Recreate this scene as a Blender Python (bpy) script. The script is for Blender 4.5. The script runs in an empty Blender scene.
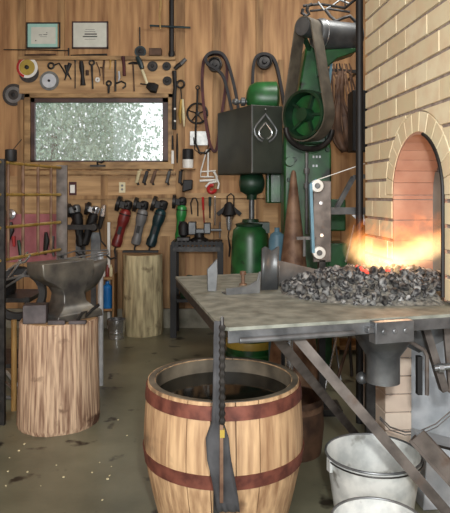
import bpy, bmesh, math, random
from mathutils import Vector, Matrix, Euler
PI = math.pi
random.seed(7)
sc = bpy.context.scene
COL = sc.collection
CZ, F, HX, HY = 1.4, 600.0, 225.0, 195.0
WY = 6.35                                   # back wall plane

def P(px, py, Y):                           # world point on the photo's ray at distance Y
    return Vector(((px-HX)*Y/F, Y, CZ-(py-HY)*Y/F))
def sl(c):
    return tuple(((v/255)/12.92 if v/255 <= .04045 else ((v/255+.055)/1.055)**2.4) for v in c) + (1,)

# ---------------------------------------------------------------- materials
def nodes(name):
    m = bpy.data.materials.new(name); m.use_nodes = True
    nt = m.node_tree; b = nt.nodes['Principled BSDF']
    return m, nt, b
def mat(name, c1, c2=None, rough=.5, metal=0., scale=8., stretch=(1,1,1), bump=.0, bscale=None, detail=5, lo=.35, hi=.65, extra=None):
    m, nt, b = nodes(name)
    c2 = c2 or c1
    tc = nt.nodes.new('ShaderNodeTexCoord'); mp = nt.nodes.new('ShaderNodeMapping')
    mp.inputs['Scale'].default_value = stretch
    nt.links.new(tc.outputs['Object'], mp.inputs[0])
    n = nt.nodes.new('ShaderNodeTexNoise'); n.inputs['Scale'].default_value = scale; n.inputs['Detail'].default_value = detail
    nt.links.new(mp.outputs[0], n.inputs['Vector'])
    r = nt.nodes.new('ShaderNodeValToRGB')
    r.color_ramp.elements[0].position = lo; r.color_ramp.elements[1].position = hi
    r.color_ramp.elements[0].color = sl(c1); r.color_ramp.elements[1].color = sl(c2)
    nt.links.new(n.outputs['Fac'], r.inputs[0])
    out = r.outputs[0]
    if extra:                                # (colour, scale, threshold, softness) blotches
        c3, s3, t3, w3 = extra
        n3 = nt.nodes.new('ShaderNodeTexNoise'); n3.inputs['Scale'].default_value = s3; n3.inputs['Detail'].default_value = 6
        nt.links.new(tc.outputs['Object'], n3.inputs['Vector'])
        r3 = nt.nodes.new('ShaderNodeMapRange'); r3.inputs[1].default_value = t3; r3.inputs[2].default_value = t3+w3
        nt.links.new(n3.outputs['Fac'], r3.inputs[0])
        mx = nt.nodes.new('ShaderNodeMix'); mx.data_type = 'RGBA'
        nt.links.new(r3.outputs[0], mx.inputs['Factor']); nt.links.new(out, mx.inputs['A']); mx.inputs['B'].default_value = sl(c3)
        out = mx.outputs['Result']
    nt.links.new(out, b.inputs['Base Color'])
    b.inputs['Roughness'].default_value = rough; b.inputs['Metallic'].default_value = metal
    if bump:
        bn = nt.nodes.new('ShaderNodeBump'); bn.inputs['Strength'].default_value = bump; bn.inputs['Distance'].default_value = .01
        if bscale:
            n2 = nt.nodes.new('ShaderNodeTexNoise'); n2.inputs['Scale'].default_value = bscale
            nt.links.new(mp.outputs[0], n2.inputs['Vector']); nt.links.new(n2.outputs['Fac'], bn.inputs['Height'])
        else: nt.links.new(n.outputs['Fac'], bn.inputs['Height'])
        nt.links.new(bn.outputs[0], b.inputs['Normal'])
    return m
M = {}
M['ply']    = mat('plywood', (136,96,60), (194,152,104), .65, 0, 3.2, (5,1,.45), .1, lo=.3, hi=.7, extra=(92,54,30) and ((84,46,26), 4.2, .74, .03))
M['ply2']   = mat('pale_board', (150,116,78), (196,160,114), .65, 0, 3, (.5,1,5), .08, extra=((120,84,52), 4, .66, .06))
M['stud']   = mat('stud_wood', (120,88,56), (172,136,92), .7, 0, 4, (4,4,.4), .1)
M['trim']   = mat('window_trim_wood', (120,92,58), (176,142,96), .6, 0, 5, (1,1,3))
M['sash']   = mat('dark_sash', (52,34,32), (84,58,52), .5)
M['conc']   = mat('concrete_floor', (88,88,72), (134,132,110), .34, 0, 1.7, (1,1,1), .06, 30, 8, .3, .7, extra=((44,40,34), 5.2, .62, .06))
M['found']  = mat('foundation', (110,106,92), (150,146,130), .8, 0, 6)
M['iron']   = mat('dark_iron', (32,31,31), (62,60,58), .45, .6, 14, bump=.1)
M['black']  = mat('black_paint', (10,10,11), (20,20,21), .6)
M['blackrub'] = mat('black_rubber', (24,23,23), (42,40,38), .7)
M['steel']  = mat('grey_steel', (88,90,92), (128,130,130), .4, .55, 9, bump=.05)
M['plate']  = mat('forge_table_steel', (110,113,104), (146,149,138), .6, .1, 14, (1,1,1), .15, 60, extra=((88,88,78), 9, .6, .2))
M['rail']   = mat('rail_steel', (84,86,88), (126,128,130), .35, .6, 12, bump=.05)
M['leg']    = mat('brace_steel', (78,72,68), (116,108,102), .5, .4, 12, extra=((96,80,70), 10, .6, .1))
M['bright'] = mat('bright_steel', (160,162,164), (200,202,204), .25, .8, 8)
M['galv']   = mat('galvanised', (188,192,190), (228,230,226), .45, .25, 14, bump=.05, extra=((120,118,110), 9, .6, .1))
M['sheet']  = mat('galvanised_panel', (176,182,188), (206,210,214), .5, .2, 10)
M['green']  = mat('green_paint', (18,58,30), (38,98,50), .35, 0, 7, bump=.05, extra=((16,24,16), 8, .6, .1))
M['greend'] = mat('dark_green_paint', (12,38,24), (26,60,38), .45, 0, 7)
M['gbox']   = mat('grey_green_box', (42,46,40), (62,66,56), .45, .2, 4, bump=.03)
M['motor']  = mat('motor_grey', (72,74,76), (100,102,102), .4, .4, 8)
M['belt']   = mat('brown_belt', (70,64,54), (100,92,78), .75, 0, 10)
M['beltd']  = mat('dark_belt', (26,26,28), (46,44,46), .7, 0, 10)
M['beltr']  = mat('maroon_belt', (52,20,24), (84,36,38), .7, 0, 10)
M['bark']   = mat('split_log', (124,92,72), (208,178,148), .8, 0, 13, (5,5,.28), .5, lo=.34, hi=.62, extra=((86,56,40), 6, .63, .08))
M['bark2']  = mat('pale_log', (122,110,84), (206,194,154), .85, 0, 8, (3,3,.4), .4, lo=.3, hi=.65, extra=((82,66,46), 5, .60, .1))
M['endgr']  = mat('log_end', (140,110,76), (180,150,110), .85, 0, 12)
M['stave']  = mat('oak_stave', (142,108,78), (204,170,130), .6, 0, 7, (6,6,.5), .15, lo=.3, hi=.68, extra=((92,72,56), 6, .60, .14))
M['stavein']= mat('wet_oak', (72,66,56), (116,106,90), .55, 0, 8)
M['hoop']   = mat('rusty_hoop', (84,44,36), (124,72,58), .65, .25, 20, bump=.2)
M['anvil']  = mat('anvil_steel', (74,72,70), (120,116,106), .38, .45, 7, bump=.12, extra=((120,108,84), 5, .62, .1))
M['block']  = mat('steel_block', (70,64,64), (96,88,88), .5, .4, 14, bump=.05)
M['rust']   = mat('rusty_iron', (88,62,46), (132,104,82), .6, .3, 12, bump=.15)
M['rustd']  = mat('brown_iron', (62,44,34), (98,72,54), .65, .2, 10, bump=.1)
M['coal']   = mat('coke', (28,28,31), (132,132,130),   .8, 0, .9, bump=.2, lo=.42, hi=.62, bscale=3)
M['ash']    = mat('ash', (66,66,64), (140,138,130), .9, 0, 50, bump=.8)
M['pink']   = mat('pink_board', (150,88,92), (178,112,116), .8, 0, 5)
M['white']  = mat('white_paint', (214,214,208), (236,236,230), .4)
M['cream']  = mat('cream_plastic', (200,190,150), (216,206,168), .4)
M['red']    = mat('red_plastic', (150,28,30), (188,44,42), .35)
M['redd']   = mat('dark_red_paint', (92,26,26), (140,48,42), .4)
M['blue']   = mat('blue_paint', (26,104,176), (40,124,196), .35)
M['bluebelt'] = mat('blue_belt', (92,136,156), (116,158,176), .6)
M['teal2']  = mat('slate_blue_paint', (58,92,108), (82,116,132), .5)
M['teal']   = mat('teal_housing', (14,36,42), (26,58,62), .4)
M['grn2']   = mat('bright_green_housing', (30,110,50), (52,140,70), .35)
M['greyp']  = mat('grey_plastic', (92,92,92), (124,122,120), .45)
M['yellow'] = mat('yellow', (150,128,50), (180,156,66), .5)
M['brass']  = mat('brass', (170,136,66), (200,170,96), .35, .5)
M['rope']   = mat('rope', (150,120,74), (188,158,104), .9)
M['cloth']  = mat('grey_leather', (44,44,46), (72,72,74), .8, 0, 10, bump=.3)
M['handle'] = mat('wooden_handle', (130,98,54), (176,140,84), .5, 0, 6, (4,4,.6))
M['mint']   = mat('mint_paper', (150,196,184), (164,206,194), .6)
M['paper']  = mat('white_paper', (196,198,186), (210,212,200), .6)
M['ink']    = mat('ink', (60,60,58), None, .6)
M['disc']   = mat('abrasive_disc', (96,98,96), (124,126,122), .7, 0, 30)
M['discd']  = mat('dark_disc', (48,44,42), (70,64,60), .7, 0, 30)
M['soil']   = mat('grass_ground', (70,100,60), (110,140,90), .9)
M['leaf']   = mat('leaf', (124,160,134), (186,210,188), .7, 0, 2.5)
M['trunk']  = mat('tree_bark', (84,74,60), (110,100,84), .9)
M['plug']   = mat('chimney_plate', (104,116,120), (126,138,142), .8, 0, 6)
M['fire_brick'] = mat('heat_stained_fireglow_brick', (164,118,98), (186,146,124), .85, 0, 5, bump=.1)  # heat-discoloured pink, with the fire's reflected glow mixed into the colour
M['black_stuff'] = mat('black_blind', (22,20,22), (34,32,32), .6)

def brick_mat(name, c1, c2, c3):
    m, nt, b = nodes(name)
    g = nt.nodes.new('ShaderNodeNewGeometry'); r = nt.nodes.new('ShaderNodeValToRGB')
    r.color_ramp.elements[0].color = sl(c1); r.color_ramp.elements[1].color = sl(c2)
    nt.links.new(g.outputs['Random Per Island'], r.inputs[0])
    tc = nt.nodes.new('ShaderNodeTexCoord'); n = nt.nodes.new('ShaderNodeTexNoise'); n.inputs['Scale'].default_value = 9; n.inputs['Detail'].default_value = 8
    nt.links.new(tc.outputs['Object'], n.inputs['Vector'])
    mr = nt.nodes.new('ShaderNodeMapRange'); mr.inputs[1].default_value = .42; mr.inputs[2].default_value = .75
    nt.links.new(n.outputs['Fac'], mr.inputs[0])
    mx = nt.nodes.new('ShaderNodeMix'); mx.data_type = 'RGBA'
    nt.links.new(mr.outputs[0], mx.inputs['Factor']); nt.links.new(r.outputs[0], mx.inputs['A']); mx.inputs['B'].default_value = sl(c3)
    nt.links.new(mx.outputs['Result'], b.inputs['Base Color'])
    bn = nt.nodes.new('ShaderNodeBump'); bn.inputs['Strength'].default_value = .35; bn.inputs['Distance'].default_value = .008
    nt.links.new(n.outputs['Fac'], bn.inputs['Height']); nt.links.new(bn.outputs[0], b.inputs['Normal'])
    b.inputs['Roughness'].default_value = .85
    return m
M['brick'] = brick_mat('cream_brick', (218,206,170), (240,230,198), (224,202,168))
M['brickp'] = brick_mat('pale_pink_brick', (228,206,186), (242,226,208), (216,194,176))
M['mortar'] = mat('mortar', (138,124,118), (172,158,148), .9, 0, 30, bump=.2)

nt = M['coal'].node_tree; b = nt.nodes['Principled BSDF']; oi = nt.nodes.new('ShaderNodeObjectInfo'); hs = nt.nodes.new('ShaderNodeHueSaturation')
mr = nt.nodes.new('ShaderNodeMapRange'); mr.inputs[3].default_value = .3; mr.inputs[4].default_value = 1.45; nt.links.new(oi.outputs['Random'], mr.inputs[0]); nt.links.new(mr.outputs[0], hs.inputs['Value'])
nt.links.new(b.inputs['Base Color'].links[0].from_socket, hs.inputs['Color']); nt.links.new(hs.outputs[0], b.inputs['Base Color'])
m, nt, b = nodes('dirty_glass'); M['glass'] = m
tr = nt.nodes.new('ShaderNodeBsdfTransparent'); df = nt.nodes.new('ShaderNodeBsdfDiffuse'); ms = nt.nodes.new('ShaderNodeMixShader')
df.inputs[0].default_value = sl((200,206,204)); ms.inputs[0].default_value = .24
gl = nt.nodes.new('ShaderNodeBsdfGlossy'); gl.inputs['Roughness'].default_value = .02; ms2 = nt.nodes.new('ShaderNodeMixShader'); ms2.inputs[0].default_value = .04
nt.links.new(tr.outputs[0], ms.inputs[1]); nt.links.new(df.outputs[0], ms.inputs[2])
nt.links.new(ms.outputs[0], ms2.inputs[1]); nt.links.new(gl.outputs[0], ms2.inputs[2])
nt.links.new(ms2.outputs[0], nt.nodes['Material Output'].inputs[0])
m, nt, b = nodes('water'); M['water'] = m
b.inputs['Base Color'].default_value = sl((16,17,14)); b.inputs['Roughness'].default_value = .06; b.inputs['IOR'].default_value = 1.33
m, nt, b = nodes('ember'); M['ember'] = m
b.inputs['Base Color'].default_value = (.2,.03,.02,1); b.inputs['Emission Color'].default_value = (1,.10,.06,1); b.inputs['Emission Strength'].default_value = .9

# ---------------------------------------------------------------- mesh helpers
def nb(): return bmesh.new()
def box(bm, c, s, rot=None):
    mt = Matrix.Translation(Vector(c)) @ (Euler(rot).to_matrix().to_4x4() if rot else Matrix()) @ Matrix.Diagonal((s[0], s[1], s[2], 1))
    bmesh.ops.create_cube(bm, size=1, matrix=mt); return bm
def frame_of(d):
    d = d.normalized(); up = Vector((0,0,1)) if abs(d.z) < .95 else Vector((1,0,0))
    a = d.cross(up).normalized(); return a, a.cross(d).normalized()
def tube(bm, pts, r, seg=8, closed=False, flat=None):
    pts = [Vector(p) for p in pts]; n = len(pts); rings = []
    a0 = None
    for i, p in enumerate(pts):
        if closed: d = pts[(i+1) % n]-pts[i-1]
        else: d = (pts[min(i+1, n-1)]-pts[max(i-1, 0)])
        d = d.normalized()
        if a0 is None: a, c = frame_of(d)
        else:
            a = (a0 - d*a0.dot(d)); a = a.normalized() if a.length > 1e-6 else frame_of(d)[0]; c = a.cross(d).normalized()
        a0 = a
        rr = r[i] if isinstance(r, (list, tuple)) else r
        f = flat or (1, 1)
        rings.append([bm.verts.new(p + a*math.cos(t)*rr*f[0] + c*math.sin(t)*rr*f[1]) for t in [2*PI*k/seg for k in range(seg)]])
    for i in range(n if closed else n-1):
        A, B = rings[i], rings[(i+1) % n]
        for k in range(seg): bm.faces.new((A[k], A[(k+1) % seg], B[(k+1) % seg], B[k]))
    if not closed:
        bm.faces.new(rings[0][::-1]); bm.faces.new(rings[-1])
    return bm
def lathe(bm, prof, seg=32, c=(0,0,0), axis='z', close=False, sx=1, sy=1, wob=None):
    c = Vector(c); rings = []
    for (r, z) in prof:
        ring = []
        for k in range(seg):
            t = 2*PI*k/seg; rr = max(r, 1e-4)*(wob(t, z) if wob else 1)
            v = Vector((math.cos(t)*rr*sx, math.sin(t)*rr*sy, z))
            if axis == 'y': v = Vector((v.x, v.z, v.y))
            if axis == 'x': v = Vector((v.z, v.x, v.y))
            ring.append(bm.verts.new(v+c))
        rings.append(ring)
    m = len(rings)
    for i in range(m if close else m-1):
        A, B = rings[i], rings[(i+1) % m]
        for k in range(seg): bm.faces.new((A[k], A[(k+1) % seg], B[(k+1) % seg], B[k]))
    if not close:
        bm.faces.new(rings[0][::-1]); bm.faces.new(rings[-1])
    return bm
def prism(bm, poly, y0, y1):                # polygon in the x-z plane, extruded along y
    A = [bm.verts.new((x, y0, z)) for x, z in poly]; B = [bm.verts.new((x, y1, z)) for x, z in poly]; n = len(poly)
    bm.faces.new(A); bm.faces.new(B[::-1])
    for i in range(n): bm.faces.new((A[i], B[i], B[(i+1) % n], A[(i+1) % n]))
    return bm
def prismz(bm, poly, z0, z1):
    A = [bm.verts.new((x, y, z0)) for x, y in poly]; B = [bm.verts.new((x, y, z1)) for x, y in poly]; n = len(poly)
    bm.faces.new(A[::-1]); bm.faces.new(B)
    for i in range(n): bm.faces.new((A[i], A[(i+1) % n], B[(i+1) % n], B[i]))
    return bm
def ribbon(bm, pts, w, t=.005, y=0.):       # closed loop in x-z plane, width along y
    n = len(pts); R = []
    for i in range(n):
        a, b_ = Vector(pts[i-1]), Vector(pts[(i+1) % n]); d = (b_-a).normalized(); nn = Vector((-d.y, d.x))*t/2
        p = Vector(pts[i])
        R.append([bm.verts.new((q.x, yy, q.y)) for q, yy in ((p+nn, y-w/2), (p+nn, y+w/2), (p-nn, y+w/2), (p-nn, y-w/2))])
    for i in range(n):
        A, B = R[i], R[(i+1) % n]
        for k in range(4): bm.faces.new((A[k], A[(k+1) % 4], B[(k+1) % 4], B[k]))
    return bm
def loop_pts(c1, r1, c2, r2, seg=14):       # belt around two circles (c1 above c2)
    c1, c2 = Vector(c1), Vector(c2); d = (c2-c1); L = d.length; d.normalize(); base = math.atan2(d.y, d.x)
    phi = math.acos(max(-1, min(1, (r1-r2)/L)))
    pts = []
    for k in range(seg+1):
        a = base+phi + (2*PI-2*phi)*k/seg; pts.append((c1.x+r1*math.cos(a), c1.y+r1*math.sin(a)))
    for k in range(seg+1):
        a = base-phi + (2*phi)*k/seg; pts.append((c2.x+r2*math.cos(a), c2.y+r2*math.sin(a)))
    return pts
def obj(name, bm, m, parent=None, loc=(0,0,0), rot=(0,0,0), smooth=True, bev=0., sub=0):
    bmesh.ops.recalc_face_normals(bm, faces=bm.faces[:])
    me = bpy.data.meshes.new(name); bm.to_mesh(me); bm.free()
    o = bpy.data.objects.new(name, me); COL.objects.link(o)
    me.materials.append(M[m] if isinstance(m, str) else m)
    if smooth:
        me.polygons.foreach_set('use_smooth', [True]*len(me.polygons))
        try: me.set_sharp_from_angle(angle=math.radians(38))
        except Exception: pass
    o.location = loc; o.rotation_euler = rot
    if parent: o.parent = parent
    if bev:
        md = o.modifiers.new('bevel', 'BEVEL'); md.width = bev; md.segments = 2; md.limit_method = 'ANGLE'
    if sub:
        md = o.modifiers.new('sub', 'SUBSURF'); md.levels = md.render_levels = sub
    return o
def tag(o, label, cat, group=None, kind=None):
    o['label'] = label; o['category'] = cat
    if group: o['group'] = group
    if kind: o['kind'] = kind
    return o
def thing(name, label, cat, loc=(0,0,0), rot=(0,0,0), group=None):
    o = bpy.data.objects.new(name, None); COL.objects.link(o); o.location = loc; o.rotation_euler = rot
    o.empty_display_size = .05
    return tag(o, label, cat, group)
def struct(name, bm, m, parent=None, **k):
    o = obj(name, bm, m, parent, **k)
    if not parent: o['kind'] = 'structure'
    return o
def wl(px, py, off=0.): return P(px, py, WY) - Vector((0, off, 0))   # point on back wall; off towards camera
S = WY/F                                     # metres per photo pixel at the wall

def wtool(name, lab, cat, segs, m, off=.038, group=None):
    x_, y_ = segs[0][0][0]
    segs = [(g_[0], [q*1.15 for q in g_[1]] if isinstance(g_[1], (list, tuple)) else g_[1]*1.15)+tuple(g_[2:]) for g_ in segs]
    peg = off >= .045 or y_ > 94
    """one hanging tool: list of (points px, radius px, flat) strokes -> parts if several materials"""
    t = None; mats = sorted(set(s_[2] if len(s_) > 2 and s_[2] else m for s_ in segs)) if False else None
    if all(len(s_) < 3 for s_ in segs):
        bm = nb()
        for s_ in segs: tube(bm, [wl(x_, y_, off) for x_, y_ in s_[0]], [q*S for q in s_[1]] if isinstance(s_[1], (list, tuple)) else s_[1]*S, 8)
        if peg: tube(bm, [wl(x_, y_, off), wl(x_, y_, 0)], .004, 6)
        o = obj(name, bm, m); tag(o, lab, cat, group); return o
    t = thing(name, lab, cat, group=group)
    if peg: obj('nail', tube(nb(), [wl(x_, y_, off), wl(x_, y_, 0)], .004, 6), 'iron', t)
    for s_ in segs:
        bm = nb(); tube(bm, [wl(x_, y_, off) for x_, y_ in s_[0]], [q*S for q in s_[1]] if isinstance(s_[1], (list, tuple)) else s_[1]*S, 8)
        obj(s_[3] if len(s_) > 3 else 'head', bm, s_[2] if len(s_) > 2 else m, t)
    return t
# ================================================================ SETTING
W0, W1 = wl(32, 98), wl(168, 164)            # window opening
def quadbox(bm, a, b, y0, y1):               # box between two wall points
    return box(bm, ((a.x+b.x)/2, (y0+y1)/2, (a.z+b.z)/2), (abs(b.x-a.x), abs(y1-y0), abs(a.z-b.z)))
bm = nb()
XL, XR, ZT = -2.95, 3.4, 3.75
for x0, x1, z0, z1 in ((XL, W0.x, 0, ZT), (W1.x, XR, 0, ZT), (W0.x, W1.x, W0.z, ZT), (W0.x, W1.x, 0, W1.z)):
    box(bm, ((x0+x1)/2, WY+.06, (z0+z1)/2), (x1-x0, .12, z1-z0))
struct('wall_back', bm, 'ply', smooth=False)
struct('floor', box(nb(), (.2, 1.7, -.05), (6.5, 9.6, .1)), 'conc')
struct('ceiling', box(nb(), (.2, 1.7, ZT+.05), (6.5, 9.6, .1)), 'ply')
struct('wall_left', box(nb(), (XL-.05, 1.7, ZT/2), (.1, 9.6, ZT)), 'ply')
struct('wall_right', box(nb(), (XR+.05, 1.7, ZT/2), (.1, 9.6, ZT)), 'ply')
struct('baseboard_back', box(nb(), (.2, WY-.015, .1), (6.3, .03, .2)), 'found')
# window
bm = nb(); t = .07
a, b_ = wl(25.5, 94), wl(174, 170)
box(bm, ((a.x+b_.x)/2, WY-.02, a.z-.02), (b_.x-a.x, .04, .05)); box(bm, ((a.x+b_.x)/2, WY-.025, b_.z+.045), (b_.x-a.x, .05, .075))
box(bm, (a.x+.03, WY-.02, (a.z+b_.z)/2), (.06, .04, a.z-b_.z)); box(bm, (b_.x-.03, WY-.02, (a.z+b_.z)/2), (.06, .04, a.z-b_.z))
win = struct('window_1', bm, 'trim', bev=.004)
bm = nb(); a, b_ = wl(31.5, 98.5), wl(168.5, 164); cx, cz = (a.x+b_.x)/2, (a.z+b_.z)/2; w, h = b_.x-a.x, a.z-b_.z
for dx, dz, sx, sz in ((0, h/2-.022, w, .044), (0, -h/2+.018, w, .036), (-w/2+.02, 0, .04, h), (w/2-.03, 0, .06, h)):
    box(bm, (cx+dx, WY+.0, cz+dz), (sx, .05, sz))
obj('window_sash', bm, 'sash', win)
obj('window_pane', box(nb(), (cx, WY+.02, cz), (w-.05, .006, h-.05)), 'glass', win, smooth=False)
bm = nb(); box(bm, (wl(99,166).x, WY-.06, wl(99,166).z), (.16, .02, .02)); tube(bm, [wl(99,165,.07), wl(99,162,.09), wl(103,163,.09), wl(106,161,.09)], .011)
obj('window_latch', bm, 'iron', win)
# studs and boards
def board(name, a, b_, th, m='stud'):
    return struct(name, quadbox(nb(), a, b_, WY-th, WY), m, bev=.003, smooth=False)
for n_, (x0, x1, y0, y1) in enumerate(((18,26,-4,62), (58,65,-4,62), (176,185,-4,308), (213,221,-4,308), (256,263,-4,308), (278,284,60,308), (117,123,252,310), (160,170,236,308), (18,24,100,308), (101,108,170,308))):
    board('trim_%d' % (n_+1), wl(x0, y0), wl(x1, y1), .022 if x0 not in (18, 101) else .018)
board('trim_11', wl(20, 61), wl(176, 94), .028, 'ply2')        # pale tool board over the window
board('trim_12', wl(26, 171), wl(176, 175), .05, 'trim')       # ledge under the window
board('trim_13', wl(66, 176), wl(176, 250), .012, 'ply2')
board('trim_14', wl(185, 193), wl(300, 198), .035, 'ply2')
board('trim_15', wl(185, 199), wl(340, 240), .014, 'ply2')
board('trim_16', wl(0, 176), wl(57, 213), .012, 'ply2')
board('trim_17', wl(0, 214), wl(57, 262), .02, 'pink')
board('trim_18', wl(20, 57), wl(176, 61), .06, 'trim')         # narrow shelf
# ================================================================ OUTSIDE
struct('ground_outside', box(nb(), (0, 14, -.6), (30, 15, .2)), 'soil')
def tree(x, y, z, r, n, lab, seed):
    random.seed(seed)
    t = thing('broadleaf_tree', lab, 'tree', (x, y, -.5))
    obj('trunk', tube(nb(), [(0,0,0), (.05,0,z*.5), (0,.05,z+.4)], [.14,.1,.05]), 'trunk', t)
    bm = nb()
    for i in range(n):
        while True:
            v = Vector((random.uniform(-1,1), random.uniform(-1,1), random.uniform(-1,1)))
            if v.length < 1: break
        v = Vector((v.x*r*1.1, v.y*r*.6, v.z*r*1.05+z+.5))
        s = random.uniform(.02, .06); q = Euler((random.uniform(0,6), random.uniform(0,6), random.uniform(0,6))).to_matrix()
        bm.faces.new([bm.verts.new(v+q@Vector(p)*s) for p in ((-1,0,0), (0,-.5,.1), (1,0,0), (0,.5,.1))])
    o = obj('foliage', bm, 'leaf', t, smooth=False); o['kind'] = 'stuff'
tree(-2.75, 9.6, 2.45, 1.3, 13000, 'hazy green tree filling the left part of the window', 1)
tree(-1.6, 10.8, 2.0, 1.1, 1500, 'thin pale tree beyond the middle of the window', 2)
tree(-.6, 12.4, 1.9, 1.1, 500, 'sparse low tree behind the bright right part of the window', 3)

# ================================================================ CHIMNEY
DV = Vector((-.0883, 1, 0)).normalized()     # along the face, away from camera
NV = Vector((-DV.y, DV.x, 0))                # outward (towards left)
Fp = Vector((.846, 3.6, 0))                  # far corner
ang = math.atan2(-DV.y, -DV.x)               # local +x = towards camera along face, local +y = into the mass
def chim_matrix():
    X = -DV; Y = -NV
    return Matrix(((X.x, Y.x, 0, Fp.x), (X.y, Y.y, 0, Fp.y), (0, 0, 1, 0), (0, 0, 0, 1)))
CM = chim_matrix()
ch = thing('brick_forge_chimney', 'cream brick forge chimney with an arched fire opening, right of the green hammer', 'chimney')
ch.matrix_world = CM
def s_of(px): Y = 3.6*194/(px-172); return (3.6-Y)/DV.y
TT = .945; ZC = 3.74; LEN = 1.22; s0, s1 = s_of(393), s_of(445.5); scx = (s0+s1)/2; ra = (s1-s0)/2; spr = 1.40; rz = .30
arch = [(scx+ra*math.cos(t), spr+rz*math.sin(t)) for t in [PI*k/18 for k in range(19)]]
D = .23; D2 = .40
poly = [(0.008, TT), (0.008, ZC), (LEN, ZC), (LEN, TT), (s1, TT)] + arch + [(s0, TT)]
bm = nb(); prism(bm, poly, .006, D2); box(bm, ((LEN+.008)/2, D2+.45, (TT+ZC)/2), (LEN-.008, .9, ZC-TT))
obj('masonry_core', bm, 'mortar', ch, smooth=False)
# face bricks
ch_h, bl = .107, .25
bm = nb(); row = 0; z = TT+.002
ro = ra+.1
def outside(s, zz, r_a): 
    if zz > spr: return ((s-scx)/r_a)**2+((zz-spr)/(r_a*rz/ra))**2 > 1
    return abs(s-scx) > r_a
while z < ZC-.02:
    h = min(ch_h, ZC-z)
    off = 0 if row % 2 == 0 else -bl/2
    s = off
    while s < LEN:
        a_, b2 = max(s, 0)+.0015, min(s+bl, LEN)-.0015
        if b2-a_ > .02:
            q = box(nb(), ((a_+b2)/2, .02, z+h/2), (b2-a_, .05+random.uniform(-.003,.003), h-.016))
            for f_ in q.faces: pass
            me = bpy.data.meshes.new('t'); q.to_mesh(me); q.free(); bm.from_mesh(me); bpy.data.meshes.remove(me)
        s += bl
    z += ch_h; row += 1
ob = obj('face_bricks', bm, 'brick', ch, smooth=False)
def boolean(o, cut, op='DIFFERENCE'):
    md = o.modifiers.new('b', 'BOOLEAN'); md.operation = op; md.object = cut; md.solver = 'EXACT'
    bpy.context.view_layer.update()
    dg = bpy.context.evaluated_depsgraph_get(); me = bpy.data.meshes.new_from_object(o.evaluated_get(dg))
    o.modifiers.clear(); o.data = me; bpy.data.objects.remove(cut)
cutp = [(scx+ro*math.cos(t), spr+(rz+.1)*math.sin(t)) for t in [PI*k/24 for k in range(25)]]
cutter = obj('cutter', prism(nb(), [(scx+ra+.002, .5), (scx+ra+.002, spr)]+[p for p in cutp]+[(scx-ra-.002, spr), (scx-ra-.002, .5)], -.3, .3), 'mortar', ch)
boolean(ob, cutter)
ob.modifiers.new('bevel', 'BEVEL').width = .004
# arch ring bricks
bm = nb(); nV = 13
for k in range(nV):
    a0, a1 = PI*k/nV+.005, PI*(k+1)/nV-.005
    pts = [(scx+(ra+e)*math.cos(t), spr+(rz+e)*math.sin(t)) for e, t in ((.0, a0), (.094, a0), (.094, (a0+a1)/2), (.094, a1), (.0, a1), (0., (a0+a1)/2))]
    prism(bm, pts, -.006, .05)
obj('arch_ring', bm, 'brick', ch, smooth=False, bev=.003)
# jamb linings (heat stain and fire reflection both in the brick colour) inside the tunnel
bm = nb()
zz = TT+.002
while zz < spr:
    h = min(ch_h, spr-zz)
    if h > .02:
        for sgn, se in ((1, s0), (-1, s1)): box(bm, (se+sgn*.004, D/2-.002, zz+h/2), (.014, D, h-.004))
    zz += ch_h
for k in range(14):
    a0, a1 = PI*k/14+.004, PI*(k+1)/14-.004
    pts = [(scx+(ra-e)*math.cos(t), spr+(rz-e)*math.sin(t)) for e, t in ((0, a0), (0, a1), (.012, a1), (.012, a0))]
    prism(bm, pts, -.003, D-.01)
obj('fire_lining', bm, 'fire_brick', ch, smooth=False)
obj('damper_plate', box(nb(), (scx-.005, D-.012, (TT+spr+.12)/2), (2*ra-.035, .012, spr+.12-TT)), 'plug', ch)
# brick pier and panel under the table, far leg
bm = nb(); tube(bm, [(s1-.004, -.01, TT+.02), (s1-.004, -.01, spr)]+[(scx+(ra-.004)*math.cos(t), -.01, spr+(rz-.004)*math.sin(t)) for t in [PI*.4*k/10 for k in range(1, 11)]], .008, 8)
obj('black_arch_strip', bm, 'black', ch)  # thin black strip following the near edge of the arch
pier = thing('brick_pier', 'short pale brick pier under the forge table behind the pail', 'brick pier')
pier.matrix_world = CM
p0 = s_of(383.5)
bm = nb(); box(bm, (p0/2-.1, .085, .4), (p0+.2-.02, .13, .8))
obj('mortar_core', bm, 'mortar', pier, smooth=False)
bm = nb(); z = 0; row = 0
while z < .795:
    o2 = 0 if row % 2 else .05
    box(bm, (p0/2-.1+0, .085, z+.05), (p0+.2, .15, .094)); z += .1; row += 1
obj('pier_bricks', bm, 'brickp', pier, smooth=False, bev=.004)
pn = struct('wall_forge_base', box(nb(), (1.55, 3.56, .40), (1.0, .34, .8)), 'sheet', smooth=False, bev=.004)
struct('wall_forge_support', box(nb(), (1.66, 2.98, .467), (.36, .72, .934)), 'mortar', smooth=False)
# pipe beside the chimney
tag(obj('stove_pipe', tube(nb(), [(.828, 3.69, 0), (.826, 3.69, ZT)], .023, 12), 'black'), 'black upright pipe running beside the far corner of the chimney', 'pipe')

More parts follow.
